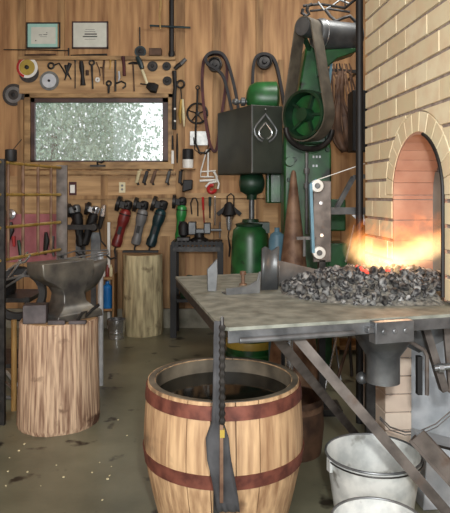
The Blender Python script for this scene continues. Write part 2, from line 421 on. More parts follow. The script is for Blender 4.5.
# ================================================================ FORGE TABLE
tb = thing('forge_table', 'grey steel forge table with angle braces, carrying the coke fire', 'table')
A = Vector((-.01, 2.075)); B = P(175.5, 276.5, .46*600/81.5).xy; Bp = P(450, 314, .46*600/119).xy
u = (Bp-A).normalized(); v = (B-A).normalized(); wlen = 1.75; vlen = (B-A).length
C2 = A+u*wlen
poly = [A+u*.07, A+v*.06, B, B+u*.88, Vector((.845, 3.3)), Vector((.90, 2.6)), C2+v*.30, C2]
poly = [A+u*.025, A+u*.0+v*.025, B, B+u*.55+v*.03, Vector((.80, 3.60)), C2+v*1.2, C2]
TZ = .94
obj('tabletop', prismz(nb(), [tuple(p) for p in poly], TZ-.012, TZ), 'plate', tb, smooth=False)
def bar(bm, p, q, w, h, roll=0):             # rectangular bar from p to q
    p, q = Vector(p), Vector(q); d = q-p; a, c = frame_of(d)
    rt = Matrix((a, c, d.normalized())).transposed().to_4x4()
    bmesh.ops.create_cube(bm, size=1, matrix=Matrix.Translation((p+q)/2) @ rt @ Matrix.Rotation(roll, 4, 'Z') @ Matrix.Diagonal((w, h, d.length, 1)))
    return bm
def u3(p, z): return Vector((p.x, p.y, z))
off = Vector((u.y, -u.x))*.004
bm = nb(); bar(bm, u3(A+u*.02, TZ-.033), u3(C2, TZ-.033), .012, .042)
bar(bm, u3(A+u*.06+v*.02, TZ-.05), u3(C2+v*.02, TZ-.05), .05, .01)
tube(bm, [u3(A+u*.06-v*.012, TZ-.045), u3(A+u*.50-v*.012, TZ-.045)], .011, 8)
obj('front_rail', bm, 'rail', tb, smooth=False, bev=.002)
obj('side_rail', bar(nb(), u3(A+v*.06+u*.004, TZ-.032), u3(B+u*.004-v*.02, TZ-.032), .008, .04), 'iron', tb)
bm = nb(); box(bm, (0,0,0), (.16, .05, .08)); 
for dx in (-.045, 0, .045): lathe(bm, [(.0,-.03), (.01,-.03), (.012,-.025)], 10, (dx, 0, .004), 'y')
box(bm, (-.085, 0, .01), (.04, .035, .02))
po = (A+u*.60); th = math.atan2(u.y, u.x)
pk = P(392, 328, 1)
tt = None
# find u-distance of px 392
for k in range(2000):
    q = A+u*(k*.001)
    if HX+F*q.x/q.y >= 388.5: break
obj('clamp_plate', bm, 'rail', tb, loc=(q.x+u.y*.02, q.y-u.x*.02, TZ-.045), rot=(0,0,th), bev=.005)
lg = P(217, 330, 2.09)
obj('leg', bar(nb(), (lg.x-.002, 2.10, 0), (lg.x-.002, 2.10, TZ-.03), .022, .022), 'iron', tb)
obj('leg', bar(nb(), (B.x+.62, B.y+.10, 0), (B.x+.62, B.y+.10, TZ-.012), .03, .03), 'iron', tb)
def brace(bm, p, q):
    d = (q-p).normalized(); n1 = Vector((d.z, 0, -d.x)).normalized()*.019; y_ = Vector((0, .005, 0)); Y_ = Vector((0, .035, 0))
    for (o0, o1, yy0, yy1) in ((-n1, n1, -y_, y_*0), (n1*.75, n1, y_*0, Y_)):
        vs = [bm.verts.new(b0+o_+yo) for b0 in (p, q) for o_, yo in ((o0, yy0), (o1, yy0), (o1, yy1), (o0, yy1))]
        bm.faces.new(vs[:4]); bm.faces.new(vs[4:][::-1])
        for i in range(4): bm.faces.new((vs[i], vs[(i+1) % 4], vs[4+(i+1) % 4], vs[4+i]))
bm = nb(); a1 = P(296, 336, 2.20); a2 = P(446, 511, 2.20); dd = (a2-a1); k = a1.z/(-dd.z); e = a1+dd*k
brace(bm, a1, e)
obj('brace', bm, 'leg', tb)
bm = nb(); a1 = P(277, 338, 2.22); a2 = P(361, 441, 3.1); dd = a2-a1; k = a1.z/(-dd.z); e = a1+dd*k
brace(bm, a1, e)
obj('brace', bm, 'leg', tb)
bm = nb(); q1 = P(289, 340, 2.9); tube(bm, [(q1.x, q1.y, 0), (q1.x, q1.y, TZ-.012)], .02, 12); obj('leg', bm, 'bright', tb)
bm = nb(); q1 = P(370, 380, 3.02); bar(bm, (q1.x, q1.y, 0), (q1.x, q1.y, TZ-.012), .045, .045); obj('leg', bm, 'iron', tb)
# firepot hung under the table
c = P(383, 360, 2.62)
bm = nb(); lathe(bm, [(.17,TZ-.013), (.165,.86), (.10,.74), (.072,.70), (.072,.585), (.066,.585), (.066,.70), (.1,.75), (.15,.86), (.155,TZ-.013)], 28, (c.x, c.y, 0), close=True)
fp = obj('firepot', bm, 'steel', tb)
bm = nb(); h0 = P(405, 345, 2.62)
prism(bm, [(.70,.925), (1.12,.925), (1.06,.80), (.86,.70), (.74,.76)], 2.66, 2.70); obj('ash_chute', bm, 'steel', tb)
bm = nb(); tube(bm, [P(404,338,2.5), P(424,350,2.5), P(427,356,2.5), P(427,395,2.5)], .009, 8); obj('lever', bm, 'leg', tb)
obj('lever_slot', box(nb(), P(419,375,2.52), (.02,.03,.16)), 'black', tb)
bm = nb(); bar(bm, P(424,325,2.55), P(444,390,2.55), .05, .03); bar(bm, P(446,322,2.6), P(452,392,2.6), .02, .03); obj('hanging_bracket', bm, 'leg', tb)
bm = nb(); tube(bm, [P(434,368,2.48), P(462,365,2.48)], .014, 10); lathe(bm, [(.02,0),(.02,.02)], 8, P(438,368,2.48), 'x'); obj('pivot_bolt', bm, 'bright', tb)
bm = nb(); bmesh.ops.create_uvsphere(bm, u_segments=16, v_segments=10, radius=.03, matrix=Matrix.Translation(P(362,378,2.95))); tube(bm, [P(364,378,2.95), P(372,379,3.0)], .012); obj('ball_handle', bm, 'steel', tb)

# things lying on the table
def at_table(px, py): Y = (CZ-TZ)*F/(py-HY); return Vector(((px-HX)*Y/F, Y, TZ))
p = at_table(212, 291)
tag(obj('steel_wedge', prism(nb(), [(-.022,0), (.020,0), (.026,.08), (.024,.155), (.006,.135), (-.024,.105)], -.008, .008), 'steel', loc=p, rot=(0,0,.2), bev=.002), 'small pointed steel wedge standing on the left corner of the forge table', 'wedge')
p = at_table(226, 295)
bm = nb(); prism(bm, [(0,0), (0,.03), (.10,.035), (.155,.06), (.165,.10), (.175,.10), (.17,.05), (.17,0)], -.004, .004); box(bm, (.085, .03, .004), (.17, .06, .006))
tag(obj('angle_iron_offcut', bm, 'steel', loc=p, rot=(0,0,.35), bev=.001), 'bent grey angle iron offcut lying beside the curved steel plate', 'angle iron')
p = at_table(262, 290)
bm = nb(); pts = []
for k in range(9):
    t_ = k/8; pts.append((math.sin(t_*1.1-.5)*.06+.02, t_*.06))
A_ = [bm.verts.new((x, y, 0)) for x, y in pts]; B_ = [bm.verts.new((x+.006, y, .20+.01*math.sin(i))) for i, (x, y) in enumerate(pts)]
for i in range(8): bm.faces.new((A_[i], A_[i+1], B_[i+1], B_[i]))
o = obj('curved_steel_plate', bm, 'motor', loc=p, rot=(0,0,-.5)); md = o.modifiers.new('s', 'SOLIDIFY'); md.thickness = .012
tag(o, 'tall curved grey steel plate standing on edge on the table', 'steel plate')
p = at_table(276, 287)
bm = nb(); prism(bm, [(0,0), (.26,0), (.28,.06), (.0,.13)], -.006, .006)
tag(obj('flat_steel_plate', bm, 'steel', loc=p+Vector((.015,.03,0)), rot=(0,0,.45), bev=.002), 'flat tapered grey steel plate standing between curved plate and coke heap', 'steel plate')
p = at_table(243, 285)
bm = nb(); lathe(bm, [(.02,0), (.02,.008), (.009,.01), (.009,.05), (.016,.052), (.016,.07), (.008,.072)], 12)
tag(obj('bolt', bm, 'rust', loc=p), 'short upright rusty bolt behind the bent angle iron', 'bolt')

# coke heap
fc = P(388, 262, 2.83)                       # fire centre in plan
fc = Vector((.775, 2.86, TZ))
random.seed(5)
bm = nb(); N = 40
def heap(x, y):
    dx, dy = (x-.74)/.48, (y-2.86)/.38; r2 = dx*dx+dy*dy
    return max(0, .10*(1-r2))
g = []
for i in range(31):
    for j in range(25):
        x = .26+.66*i/30; y = 2.48+.78*j/24
        xm = .70+(x-.70); 
        g.append(bm.verts.new((x, y, TZ-.004+heap(x, y)*(.8+.4*random.random())+random.uniform(0, .006)*(heap(x,y) > 0))))
for i in range(30):
    for j in range(24):
        f4 = [g[i*25+j], g[(i+1)*25+j], g[(i+1)*25+j+1], g[i*25+j+1]]
        if max(v_.co.z for v_ in f4) > TZ+.002: bm.faces.new(f4)
bmesh.ops.delete(bm, geom=[v_ for v_ in bm.verts if not v_.link_faces], context='VERTS')
tag(obj('coke_bed', bm, 'ash', smooth=False), 'fine grey ash and coke breeze heaped under the lumps on the forge table', 'coke bed', kind='stuff')
def rock(seed, m):
    random.seed(seed); bm = nb(); bmesh.ops.create_icosphere(bm, subdivisions=2, radius=1)
    ph = [Vector((random.uniform(-1,1), random.uniform(-1,1), random.uniform(-1,1))).normalized() for _ in range(7)]
    for v_ in bm.verts:
        for p_ in ph:
            d_ = v_.co.dot(p_)
            if d_ > .45: v_.co -= p_*(d_-.45)*.8
        v_.co *= random.uniform(.88, 1.14)
    return bm
protos = [obj('coke_lump', rock(s_, 'coal'), 'coal', smooth=False) for s_ in range(5)]
emb = obj('glowing_ember', rock(9, 'ember'), 'ember', smooth=False)
random.seed(11); cnt = 0; tries = 0; placed = []
lab = 'grey black coke lump heaped around the forge fire'
first = [True]*5
while cnt < 290 and tries < 9000:
    tries += 1
    a_ = random.uniform(0, 2*PI); r_ = math.sqrt(random.random())
    x = .66+.39*r_*math.cos(a_); y = 2.86+.37*r_*math.sin(a_)
    if x > .846+ (3.6-y)*.088 - .035 and not (2.62 < y < 3.1 and x < 1.05): 
        continue
    s_ = random.uniform(.015, .032)
    if any((x-q_[0])**2+(y-q_[1])**2 < ((s_+q_[2])*.62)**2 for q_ in placed): continue
    placed.append((x, y, s_)); k = random.randrange(5)
    if first[k]: o = protos[k]; first[k] = False
    else:
        o = protos[k].copy(); COL.objects.link(o)
    o.location = (x, y, TZ+heap(x, y)+s_*.55); o.scale = (s_, s_*random.uniform(.8,1.1), s_*random.uniform(.7,1)); o.rotation_euler = (random.uniform(0,6), random.uniform(0,6), random.uniform(0,6))
    tag(o, lab, 'coke', 'coke lumps around the fire'); cnt += 1
random.seed(3)
for i in range(11):
    o = emb if i == 0 else emb.copy()
    if i: COL.objects.link(o)
    x = random.uniform(.56, .84); y = random.uniform(2.72, 2.95); s_ = random.uniform(.008, .014)
    o.location = (x, y, TZ+heap(x, y)+.028); o.scale = (s_,)*3; o.rotation_euler = (random.uniform(0,6),)*3
    tag(o, 'red glowing ember among the coke under the flames', 'ember', 'embers under the flames')
# flames: a real volume of glowing gas
fl = nb(); bmesh.ops.create_icosphere(fl, subdivisions=3, radius=1)
m, nt, b = nodes('flame_gas'); nt.nodes.remove(b)
tc = nt.nodes.new('ShaderNodeTexCoord'); sep = nt.nodes.new('ShaderNodeSeparateXYZ'); nt.links.new(tc.outputs['Object'], sep.inputs[0])
def math_n(op, a_, b_=None, clamp=False):
    n = nt.nodes.new('ShaderNodeMath'); n.operation = op; n.use_clamp = clamp
    for i, v_ in enumerate((a_, b_)):
        if v_ is None: continue
        if isinstance(v_, (int, float)): n.inputs[i].default_value = v_
        else: nt.links.new(v_, n.inputs[i])
    return n.outputs[0]
mp = nt.nodes.new('ShaderNodeMapping'); mp.inputs['Scale'].default_value = (1.3, 1.3, .75); mp.inputs['Rotation'].default_value = (0, .9, 0)
nt.links.new(tc.outputs['Object'], mp.inputs[0])
nz = nt.nodes.new('ShaderNodeTexNoise'); nz.inputs['Scale'].default_value = 2.7; nz.inputs['Detail'].default_value = 3; nz.inputs['Distortion'].default_value = .8
nt.links.new(mp.outputs[0], nz.inputs['Vector'])
ln = nt.nodes.new('ShaderNodeVectorMath'); ln.operation = 'LENGTH'; nt.links.new(tc.outputs['Object'], ln.inputs[0])
rad = math_n('SUBTRACT', 1.0, ln.outputs['Value'], True)
hgt = math_n('ADD', math_n('MULTIPLY', sep.outputs[2], .5), .5)           # 0 bottom .. 1 top
nn = math_n('SUBTRACT', nz.outputs['Fac'], math_n('ADD', .41, math_n('MULTIPLY', hgt, .18)))
den = math_n('MULTIPLY', math_n('MULTIPLY', nn, 9.0, True), math_n('POWER', rad, .7))
core = math_n('MULTIPLY', math_n('SUBTRACT', 1.0, math_n('MULTIPLY', hgt, 1.7), True), math_n('POWER', rad, 2.0))
tot = math_n('ADD', math_n('MULTIPLY', den, 12.0), math_n('MULTIPLY', core, 75.0))
rmp = nt.nodes.new('ShaderNodeValToRGB'); rmp.color_ramp.elements[0].color = (1,.62,.26,1); rmp.color_ramp.elements[1].color = (1,.24,.03,1)
rmp.color_ramp.elements[0].position = .18; rmp.color_ramp.elements[1].position = .62
nt.links.new(hgt, rmp.inputs[0])
em = nt.nodes.new('ShaderNodeEmission'); nt.links.new(rmp.outputs[0], em.inputs[0]); nt.links.new(tot, em.inputs[1])
nt.links.new(em.outputs[0], nt.nodes['Material Output'].inputs['Volume']); M['flame'] = m
FL = []
def flame(px, py, Y, sx, sy, sz, roty):
    o = obj('flame', fl.copy(), 'flame', loc=P(px, py, Y), rot=(0, roty, 0)); o.scale = (sx, sy, sz); return o
tag(flame(388, 250, 2.84, .19, .13, .14, .1), 'white hot core of the forge fire at the front of the arch', 'flame')
tag(flame(416, 240, 2.93, .26, .11, .14, -.35), 'orange flame streaming right into the arched opening', 'flame')
tag(flame(370, 240, 2.90, .13, .09, .16, .5), 'orange flame leaping up left of the white hot core', 'flame')
fl.free()

# ================================================================ QUENCH BARREL
by = 2.49; bx = (223.5-HX)*by/F; bh = .645
br = thing('quench_barrel', 'open oak barrel with rusty hoops full of dark quench water', 'barrel', (bx, by, 0))
def brad(z): return .328-.09*((.39-z)/.39)**1.3 if z < .39 else .328-.016*((z-.39)/.255)**2
nS = 22; bm = nb()
for k in range(nS):
    t0, t1 = 2*PI*k/nS+.006, 2*PI*(k+1)/nS-.006; R = []
    dr = random.uniform(-.0015, .0015)
    for j in range(13):
        z = bh*j/12; ro_ = brad(z)+dr; ri_ = ro_-.028
        R.append([bm.verts.new((r_*math.cos(t), r_*math.sin(t), z)) for r_, t in ((ro_, t0), (ro_+.001, (t0+t1)/2), (ro_, t1), (ri_, t1), (ri_, t0))])
    for j in range(12):
        for q in range(5): bm.faces.new((R[j][q], R[j][(q+1) % 5], R[j+1][(q+1) % 5], R[j+1][q]))
    bm.faces.new(R[0][::-1]); bm.faces.new(R[-1])
obj('staves', bm, 'stave', br)
bm = nb(); lathe(bm, [(brad(.02)-.03,.02), (brad(.3)-.03,.3), (brad(bh)-.0295,bh-.004), (brad(bh)-.0335,bh-.004), (brad(.3)-.036,.3), (brad(.03)-.036,.03)], 40, close=True); obj('inner_lining', bm, 'stavein', br)
bm = nb(); lathe(bm, [(brad(bh)-.0285,bh-.001), (brad(bh)-.003,bh-.001), (brad(bh)-.004,bh+.0015), (brad(bh)-.0275,bh+.0015)], 44, close=True); obj('stained_rim', bm, 'stavein', br)
def hoop(z0, z1): 
    bm = nb(); lathe(bm, [(brad(z0)+.0005,z0), (brad(z0)+.005,z0), (brad(z1)+.005,z1), (brad(z1)+.0005,z1)], 48, close=True)
    obj('hoop', bm, 'hoop', br)
hoop(.582, .632); hoop(.332, .385); hoop(.03, .08)
bm = nb(); lathe(bm, [(.27,.50), (.282,.585)], 40); obj('quench_water', bm, 'water', br)

# poker and rag hanging off the table corner in front of the barrel
Yp = 2.045
bm = nb(); pts = [P(222.3, y_, Yp) for y_ in range(325, 426, 2)]
tube(bm, pts, [.0095+.0022*math.sin(i*1.6) for i in range(len(pts))], 8)
tube(bm, [P(222.3,325,Yp), P(222.3,318,Yp), P(222.3,321,Yp+.06)], .006)
pk = thing('fire_poker', 'twisted iron poker with a yellow tag hanging from the table corner', 'poker')
obj('twisted_shank', bm, 'iron', pk)
bm = nb(); bar(bm, P(221.5,424,Yp), P(221.5,502,Yp), .015, .012); obj('wooden_grip', bm, 'rust', pk)
bm = nb(); box(bm, P(222.3,433,Yp), (.016,.018,.026)); obj('yellow_tag', bm, 'yellow', pk)
bm = nb(); rings = []
for y_, a_, c_ in ((322,214,221), (400,213,222), (424,212,224), (440,206,229), (462,207,231), (480,211,234), (500,215,238), (514,217,240)):
    rings.append([bm.verts.new(P(x_, y_, Yp+.018)+Vector((0, .018+.004*math.sin(x_*1.3+y_*.05), 0))) for x_ in [a_+(c_-a_)*q/8 for q in range(9)]])
for i in range(len(rings)-1):
    for q in range(8): bm.faces.new((rings[i][q], rings[i][q+1], rings[i+1][q+1], rings[i+1][q]))
o = obj('leather_rag', bm, 'cloth'); md = o.modifiers.new('s', 'SOLIDIFY'); md.thickness = .005
tag(o, 'long charcoal leather rag hanging behind the poker, flared at its lower end', 'rag')

# ================================================================ BUCKETS
def bucket(loc, R, H, lab, handle_rot, m='galv'):
    t = thing('metal_pail', lab, 'bucket', loc)
    bm = nb(); r0 = R*.74
    lathe(bm, [(r0,0), (r0+(R-r0)*.3,H*.3), (R*.98,H*.93), (R,H), (R-.004,H), (R*.98-.004,H*.93), (r0-.004,.006), (0.001,.006)], 40, close=False)
    obj('body', bm, m, t)
    bm = nb(); tube(bm, [(R*math.cos(a_), R*math.sin(a_), H) for a_ in [2*PI*k/40 for k in range(40)]], .005, 8, True); obj('rim', bm, 'steel', t)
    bm = nb(); tube(bm, [(R*.93*math.cos(a_), R*.93*math.sin(a_), H*.62) for a_ in [2*PI*k/40 for k in range(40)]], .004, 6, True); bm.free()
    bm = nb(); pts = []
    for k in range(21):
        a_ = PI*k/20; pts.append(Vector((R*1.02*math.cos(a_), -R*1.03*math.sin(a_), H-.012+.03*math.sin(a_)*0)))
    tube(bm, pts, .003, 6); obj('bail_handle', bm, 'iron', t, rot=(0,0,handle_rot))
    for sg in (-1, 1): obj('handle_lug', box(nb(), (sg*R*1.0, 0, H-.03), (.012, .03, .05)), m, t, rot=(0,0,handle_rot))
    return t
y1 = 2.47
bucket(((373-HX)*y1/F, y1, 0), .193, .34, 'large galvanised pail on the floor behind the diagonal table brace', .25)
bucket(((378-HX)*1.95/F, 1.95, 0), .15, .34, 'nearer metal pail at the bottom edge, in front of the large pail', -.3)
# small brown tub, grey bin, leaning angle iron, wire hoop
bm = nb(); yy = 3.30; lathe(bm, [(.17,0), (.185,.15), (.175,.30), (.165,.30), (.172,.15), (.16,.012), (.001,.012)], 32)
t = thing('brown_tub', 'small brown iron tub on the floor between barrel and pail', 'tub', ((290-HX)*yy/F, yy, 0))
obj('body', bm, 'rustd', t)
bm = nb(); lathe(bm, [(.172,.24), (.183,.24), (.181,.27), (.172,.27)], 32, close=True); obj('rim_band', bm, 'rust', t)
bm = nb(); prism(bm, [(-.10,0), (.10,0), (.13,.24), (-.08,.30)], -.09, .09)
bx_ = P(433, 476, 2.35)
t = thing('ash_bin', 'grey sheet metal ash bin on the floor beside the large pail', 'bin', (.97, 2.76, 0), (0,0,.1))
obj('body', bm, 'sheet', t, bev=.004)
bm = nb(); tube(bm, [(-.08,-.095,.30), (.13,-.095,.24)], .006, 6); obj('rim', bm, 'iron', t)
tag(obj('angle_iron_bar', bar(bar(nb(), P(417,436,2.2), P(470,494,2.1), .012, .07), P(412,438,2.23), P(465,496,2.13), .06, .012), 'leg'), 'heavy rusty grey angle iron slanting down over the ash bin', 'angle iron')
bm = nb(); c = P(412, 408, 2.9); tube(bm, [c+Vector((.30*math.cos(a_), .05*math.sin(a_), .12*math.sin(a_))) for a_ in [2*PI*k/48 for k in range(48)]], .004, 6, True)
bm.free(); bm = nb()
tube(bm, [P(380,417,3.02), P(390,427,2.95), P(405,432,2.9), P(420,431,2.85), P(436,424,2.8), P(450,412,2.75), P(462,398,2.7)], .004, 6)
tube(bm, [P(380,419,3.02), P(390,430,2.95), P(405,435,2.9), P(421,434,2.85), P(437,427,2.8), P(451,415,2.75), P(463,401,2.7)], .003, 6)
tag(obj('loose_wire', bm, 'bright'), 'thin bright steel wire sagging in front of the brick pier', 'wire')
# vessels behind the barrel: cone mandrel
yy = 4.32
t = thing('cone_mandrel', 'tall brown iron cone mandrel standing behind the forge table', 'cone mandrel', ((293.5-HX)*yy/F, yy, 0))
bm = nb(); lathe(bm, [(.205,0), (.205,.03), (.195,.05), (.088,.95), (.0185,1.555), (.012,1.575), (.001,1.578)], 36); obj('cone', bm, 'rust', t)
tag(obj('blue_gas_bottle', lathe(nb(), [(.06,0),(.065,.02),(.065,1.05),(.05,1.1),(.02,1.12),(.02,1.15),(.001,1.15)], 24), 'teal2', loc=((277-HX)*4.6/F, 4.6, 0)), 'slim blue grey cylinder left of the cone mandrel', 'cylinder')

# ================================================================ STUMPS AND ANVIL
def stump(name, loc, R, H, m, lab, seed):
    random.seed(seed); ph = [random.uniform(0, 6) for _ in range(6)]
    wob = lambda t_, z_: 1+.02*math.sin(3*t_+ph[0])+.012*math.sin(7*t_+ph[1])+.007*math.sin(17*t_+ph[2]+z_*2)+.004*math.sin(31*t_+ph[3])
    t = thing(name, lab, 'stump', loc)
    bm = nb(); lathe(bm, [(R*1.0,.0), (R*1.035,.03), (R*1.01,H*.4), (R*.985,H*.8), (R*.98,H-.008), (R*.96,H)], 72, wob=wob); obj('log', bm, m, t)
    obj('cut_end', lathe(nb(), [(R*.94,H), (R*.93,H+.003)], 72, wob=wob), 'endgr', t)
    return t
sy = 3.71; sx = (58.5-HX)*sy/F
stump('anvil_stump', (sx, sy, 0), .237, .64, 'bark', 'thick brown log stump on the floor carrying the anvil', 4)
sy2 = 6.09; stump('log_stump', ((142.5-HX)*sy2/F, sy2, 0), .20, .80, 'bark2', 'pale tall log stump against the back wall under the grinders', 8)
# anvil, length along local x (horn +x)
an = thing('anvil', 'old grey anvil on the thick log stump, horn pointing right', 'anvil', (sx+.055, sy+.03, .643), (0,0,.86))
def body_sections(secs):
    bm = nb(); R = []
    for z_, x0, x1, hy in secs:
        r_ = min(.012, hy*.3); R.append([bm.verts.new(p_) for p_ in ((x0, -hy, z_), (x1, -hy, z_), (x1, hy, z_), (x0, hy, z_))])
    for i in range(len(R)-1):
        for q in range(4): bm.faces.new((R[i][q], R[i][(q+1) % 4], R[i+1][(q+1) % 4], R[i+1][q]))
    bm.faces.new(R[0][::-1]); bm.faces.new(R[-1]); return bm
obj('body', body_sections([(0,-.17,.16,.14), (.04,-.165,.155,.135), (.065,-.115,.115,.10), (.10,-.085,.08,.078), (.15,-.08,.07,.070), (.19,-.10,.09,.074), (.225,-.16,.12,.082), (.255,-.215,.125,.086), (.285,-.235,.13,.088), (.352,-.24,.13,.088)]), 'anvil', an, bev=.006)
bm = nb(); R = []
for x_, r_ in ((.08,.082), (.12,.080), (.18,.070), (.23,.052), (.265,.034), (.29,.017), (.30,.004)):
    R.append([bm.verts.new((x_, r_*1.02*math.cos(t_), .335-.0*x_-r_*1.25+r_*1.25*math.sin(t_)+(.0 if x_ < .2 else (x_-.2)*.05))) for t_ in [2*PI*k/20 for k in range(20)]])
for i in range(len(R)-1):
    for k in range(20): bm.faces.new((R[i][k], R[i][(k+1) % 20], R[i+1][(k+1) % 20], R[i+1][k]))
bm.faces.new(R[0][::-1]); bm.faces.new(R[-1]); obj('horn', bm, 'anvil', an)
tag(obj('steel_block', box(nb(), (0,0,.055), (.135,.10,.11)), 'block', loc=P(36, 320, 3.555)*Vector((1,1,0)) + Vector((0,0,.645)) if False else (P(36,320,3.57).x, 3.57, .643), rot=(0,0,.12), bev=.004), 'square dark steel block on the stump in front of the anvil', 'steel block')
bm = nb(); box(bm, (0,0,.012), (.10,.03,.024)); box(bm, (.12,.01,.01), (.10,.035,.02)); 
tag(obj('flat_bar_offcut', bm, 'block', loc=(P(56,322,3.50).x, 3.515, .643), rot=(0,0,.03), bev=.002), 'flat steel bar pieces clipped to the stump edge below the anvil', 'steel bar')
bm = nb(); tube(bm, [(0,0,0), (.03,0,.05), (.06,0,.06), (.05,0,.03), (.09,0,.07), (.13,0,.10)], .009, 8)
tag(obj('iron_hook', bm, 'iron', loc=(P(77,305,3.53).x, 3.53, .655)), 'bent dark iron hook leaning on the anvil foot', 'hook')

# ================================================================ LEFT RACK
def rackpt(px, z):                           # rack plane: from px 5,Y 3.7 to px 60,Y 4.4
    k = 3.7*345; Y = k/(350-px); return Vector(((px-HX)*Y/F, Y, z))
rk = thing('bar_rack', 'open grid rack of thin steel bars at the left edge', 'rack')
zs = (1.60, 1.402, 1.20, 1.0)
bm = nb()
for z_ in zs: tube(bm, [rackpt(-14, z_), rackpt(60, z_)], .011, 8)
obj('cross_bars', bm, 'brass', rk)
for px_ in (-12, 8, 23, 38, 51):
    bm = nb(); tube(bm, [rackpt(px_, .985), rackpt(px_, 1.61)], .0105, 8); obj('upright_bar', bm, 'rust', rk)
bm = nb(); q = rackpt(62, 0); box(bm, (q.x, q.y, .81), (.078, .02, 1.62)); obj('end_post', bm, 'leg', rk)
bm = nb(); q = rackpt(1, 0); box(bm, (q.x, q.y, .81), (.05, .03, 1.62)); obj('end_post', bm, 'iron', rk)
q = rackpt(11, 1.611)
tag(obj('black_can', lathe(nb(), [(.034,0), (.036,.003), (.036,.072), (.03,.075), (.001,.075)], 24), 'black', loc=q), 'small black can standing on top of the grid rack', 'can')
tag(obj('thin_rod', tube(nb(), [q+Vector((.01,0,.07)), q+Vector((.06,.02,.14))], .003, 6), 'iron'), 'thin rod poking up from the black can', 'rod')
# tool stand with leg behind the stump
st = thing('tool_stand', 'wire topped tool stand on pale steel leg behind the anvil', 'stand')
Yt = 4.42
bm = nb(); tube(bm, [P(100.5,252,Yt)*Vector((1,1,0)), P(100.5,252,Yt)], .021, 10); obj('leg', bm, 'sheet', st)
bm = nb()
tube(bm, [P(58,256,Yt-.02), P(75,251,Yt), P(108,250,Yt), P(109,254,Yt-.05), P(80,260,Yt-.15), P(60,259,Yt-.12), P(58,256,Yt-.06)], .006, 6)
tube(bm, [P(64,259,Yt-.1), P(108,252,Yt-.02)], .006, 6)
obj('wire_top', bm, 'steel', st)
bm = nb(); tube(bm, [P(62,256,Yt)*Vector((1,1,0)), P(62,256,Yt)], .012, 8); obj('leg', bm, 'iron', st)
# grinder on stand and stuff at the left edge
def tongs(loc, rot, lab, L=.5, m='iron', group=None):
    t = thing('tongs', lab, 'tongs', loc, rot, group)
    for sg in (-1, 1):
        bm = nb(); tube(bm, [(sg*.035,0,-L), (sg*.02,0,-L*.4), (sg*.004,0,-.02), (-sg*.02,0,.03), (-sg*.012,0,.09)], [.006,.007,.010,.009,.006], 8); obj('tong_arm', bm, m, t)
    obj('rivet', lathe(nb(), [(.012,-.014), (.012,.014)], 10, axis='y'), m, t)
    return t
tongs(P(20,262,3.95), (.2,.85,0), 'bright long tongs slanting beside the anvil at the left edge', .30, 'bright')
tongs(P(24,275,3.9), (.2,1.15,0), 'second tongs below the bright pair beside the anvil', .34, 'steel')
bm = nb(); lathe(bm, [(.13,-.03), (.17,-.03), (.185,0), (.17,.03), (.13,.03)], 32, close=True, axis='y')
tag(obj('coiled_hose', bm, 'blackrub', loc=(P(20,290,4.05).x, 4.02, P(20,290,4.05).z-.02), rot=(0,0,.3)), 'coiled black rubber hose hung left behind the anvil', 'hose')
cart = thing('tool_trolley', 'dark low tool trolley behind the anvil stump at the left edge', 'trolley', (P(4,300,4.3).x-.1, 4.42, 0))
obj('shelf', box(nb(), (0,0,.66), (.62,.42,.03)), 'iron', cart); obj('shelf', box(nb(), (0,0,.2), (.62,.42,.03)), 'iron', cart)
for dx in (-.29,.29):
    for dy in (-.19,.19): obj('leg', box(nb(), (dx,dy,.34), (.03,.03,.68)), 'iron', cart)
bm = nb(); lathe(bm, [(.13,.675), (.14,.70), (.14,.78), (.08,.84), (.001,.85)], 20); obj('motor_cover', bm, 'black', cart)
bm = nb(); tube(bm, [P(14,320,3.9), P(14,352,3.95)*1], [.013,.017], 10)
a_ = P(14,320,3.9); bm.free(); bm = nb(); tube(bm, [(a_.x,a_.y,a_.z), (a_.x,a_.y,.0)], .018, 10)
tag(obj('wooden_pole', bm, 'handle'), 'short round wooden pole standing left of the anvil stump', 'pole')
for i, (x0, y0, x1, y1_, m_, lb) in enumerate(((-6,356,17,384,'galv','upper pale flat bar lying on the floor left of the stump'), (-6,372,17,392,'bright','bright round bar lying on the floor left of the stump'), (-6,395,20,398,'steel','grey bar lying nearest the camera left of the stump'))):
    a_, c_ = [Vector(((px-HX)*(1.38*F/(py-HY))/F, 1.38*F/(py-HY), .014)) for px, py in ((x0, y0), (x1, y1_))]
    tag(obj('steel_bar', tube(nb(), [a_, c_], .013, 8), m_), lb, 'bar')
for i, (px_, py_, m_, lb) in enumerate(((28,256,'red','small red can on the trolley behind the tongs'), (30,292,'redd','round red lid hanging behind the anvil waist'))):
    tag(obj('small_can', lathe(nb(), [(.03,0),(.03,.09),(.001,.092)], 16), m_, loc=(P(px_,py_,4.55).x, 4.55, P(px_,py_,4.55).z)), lb, 'can') if False else None

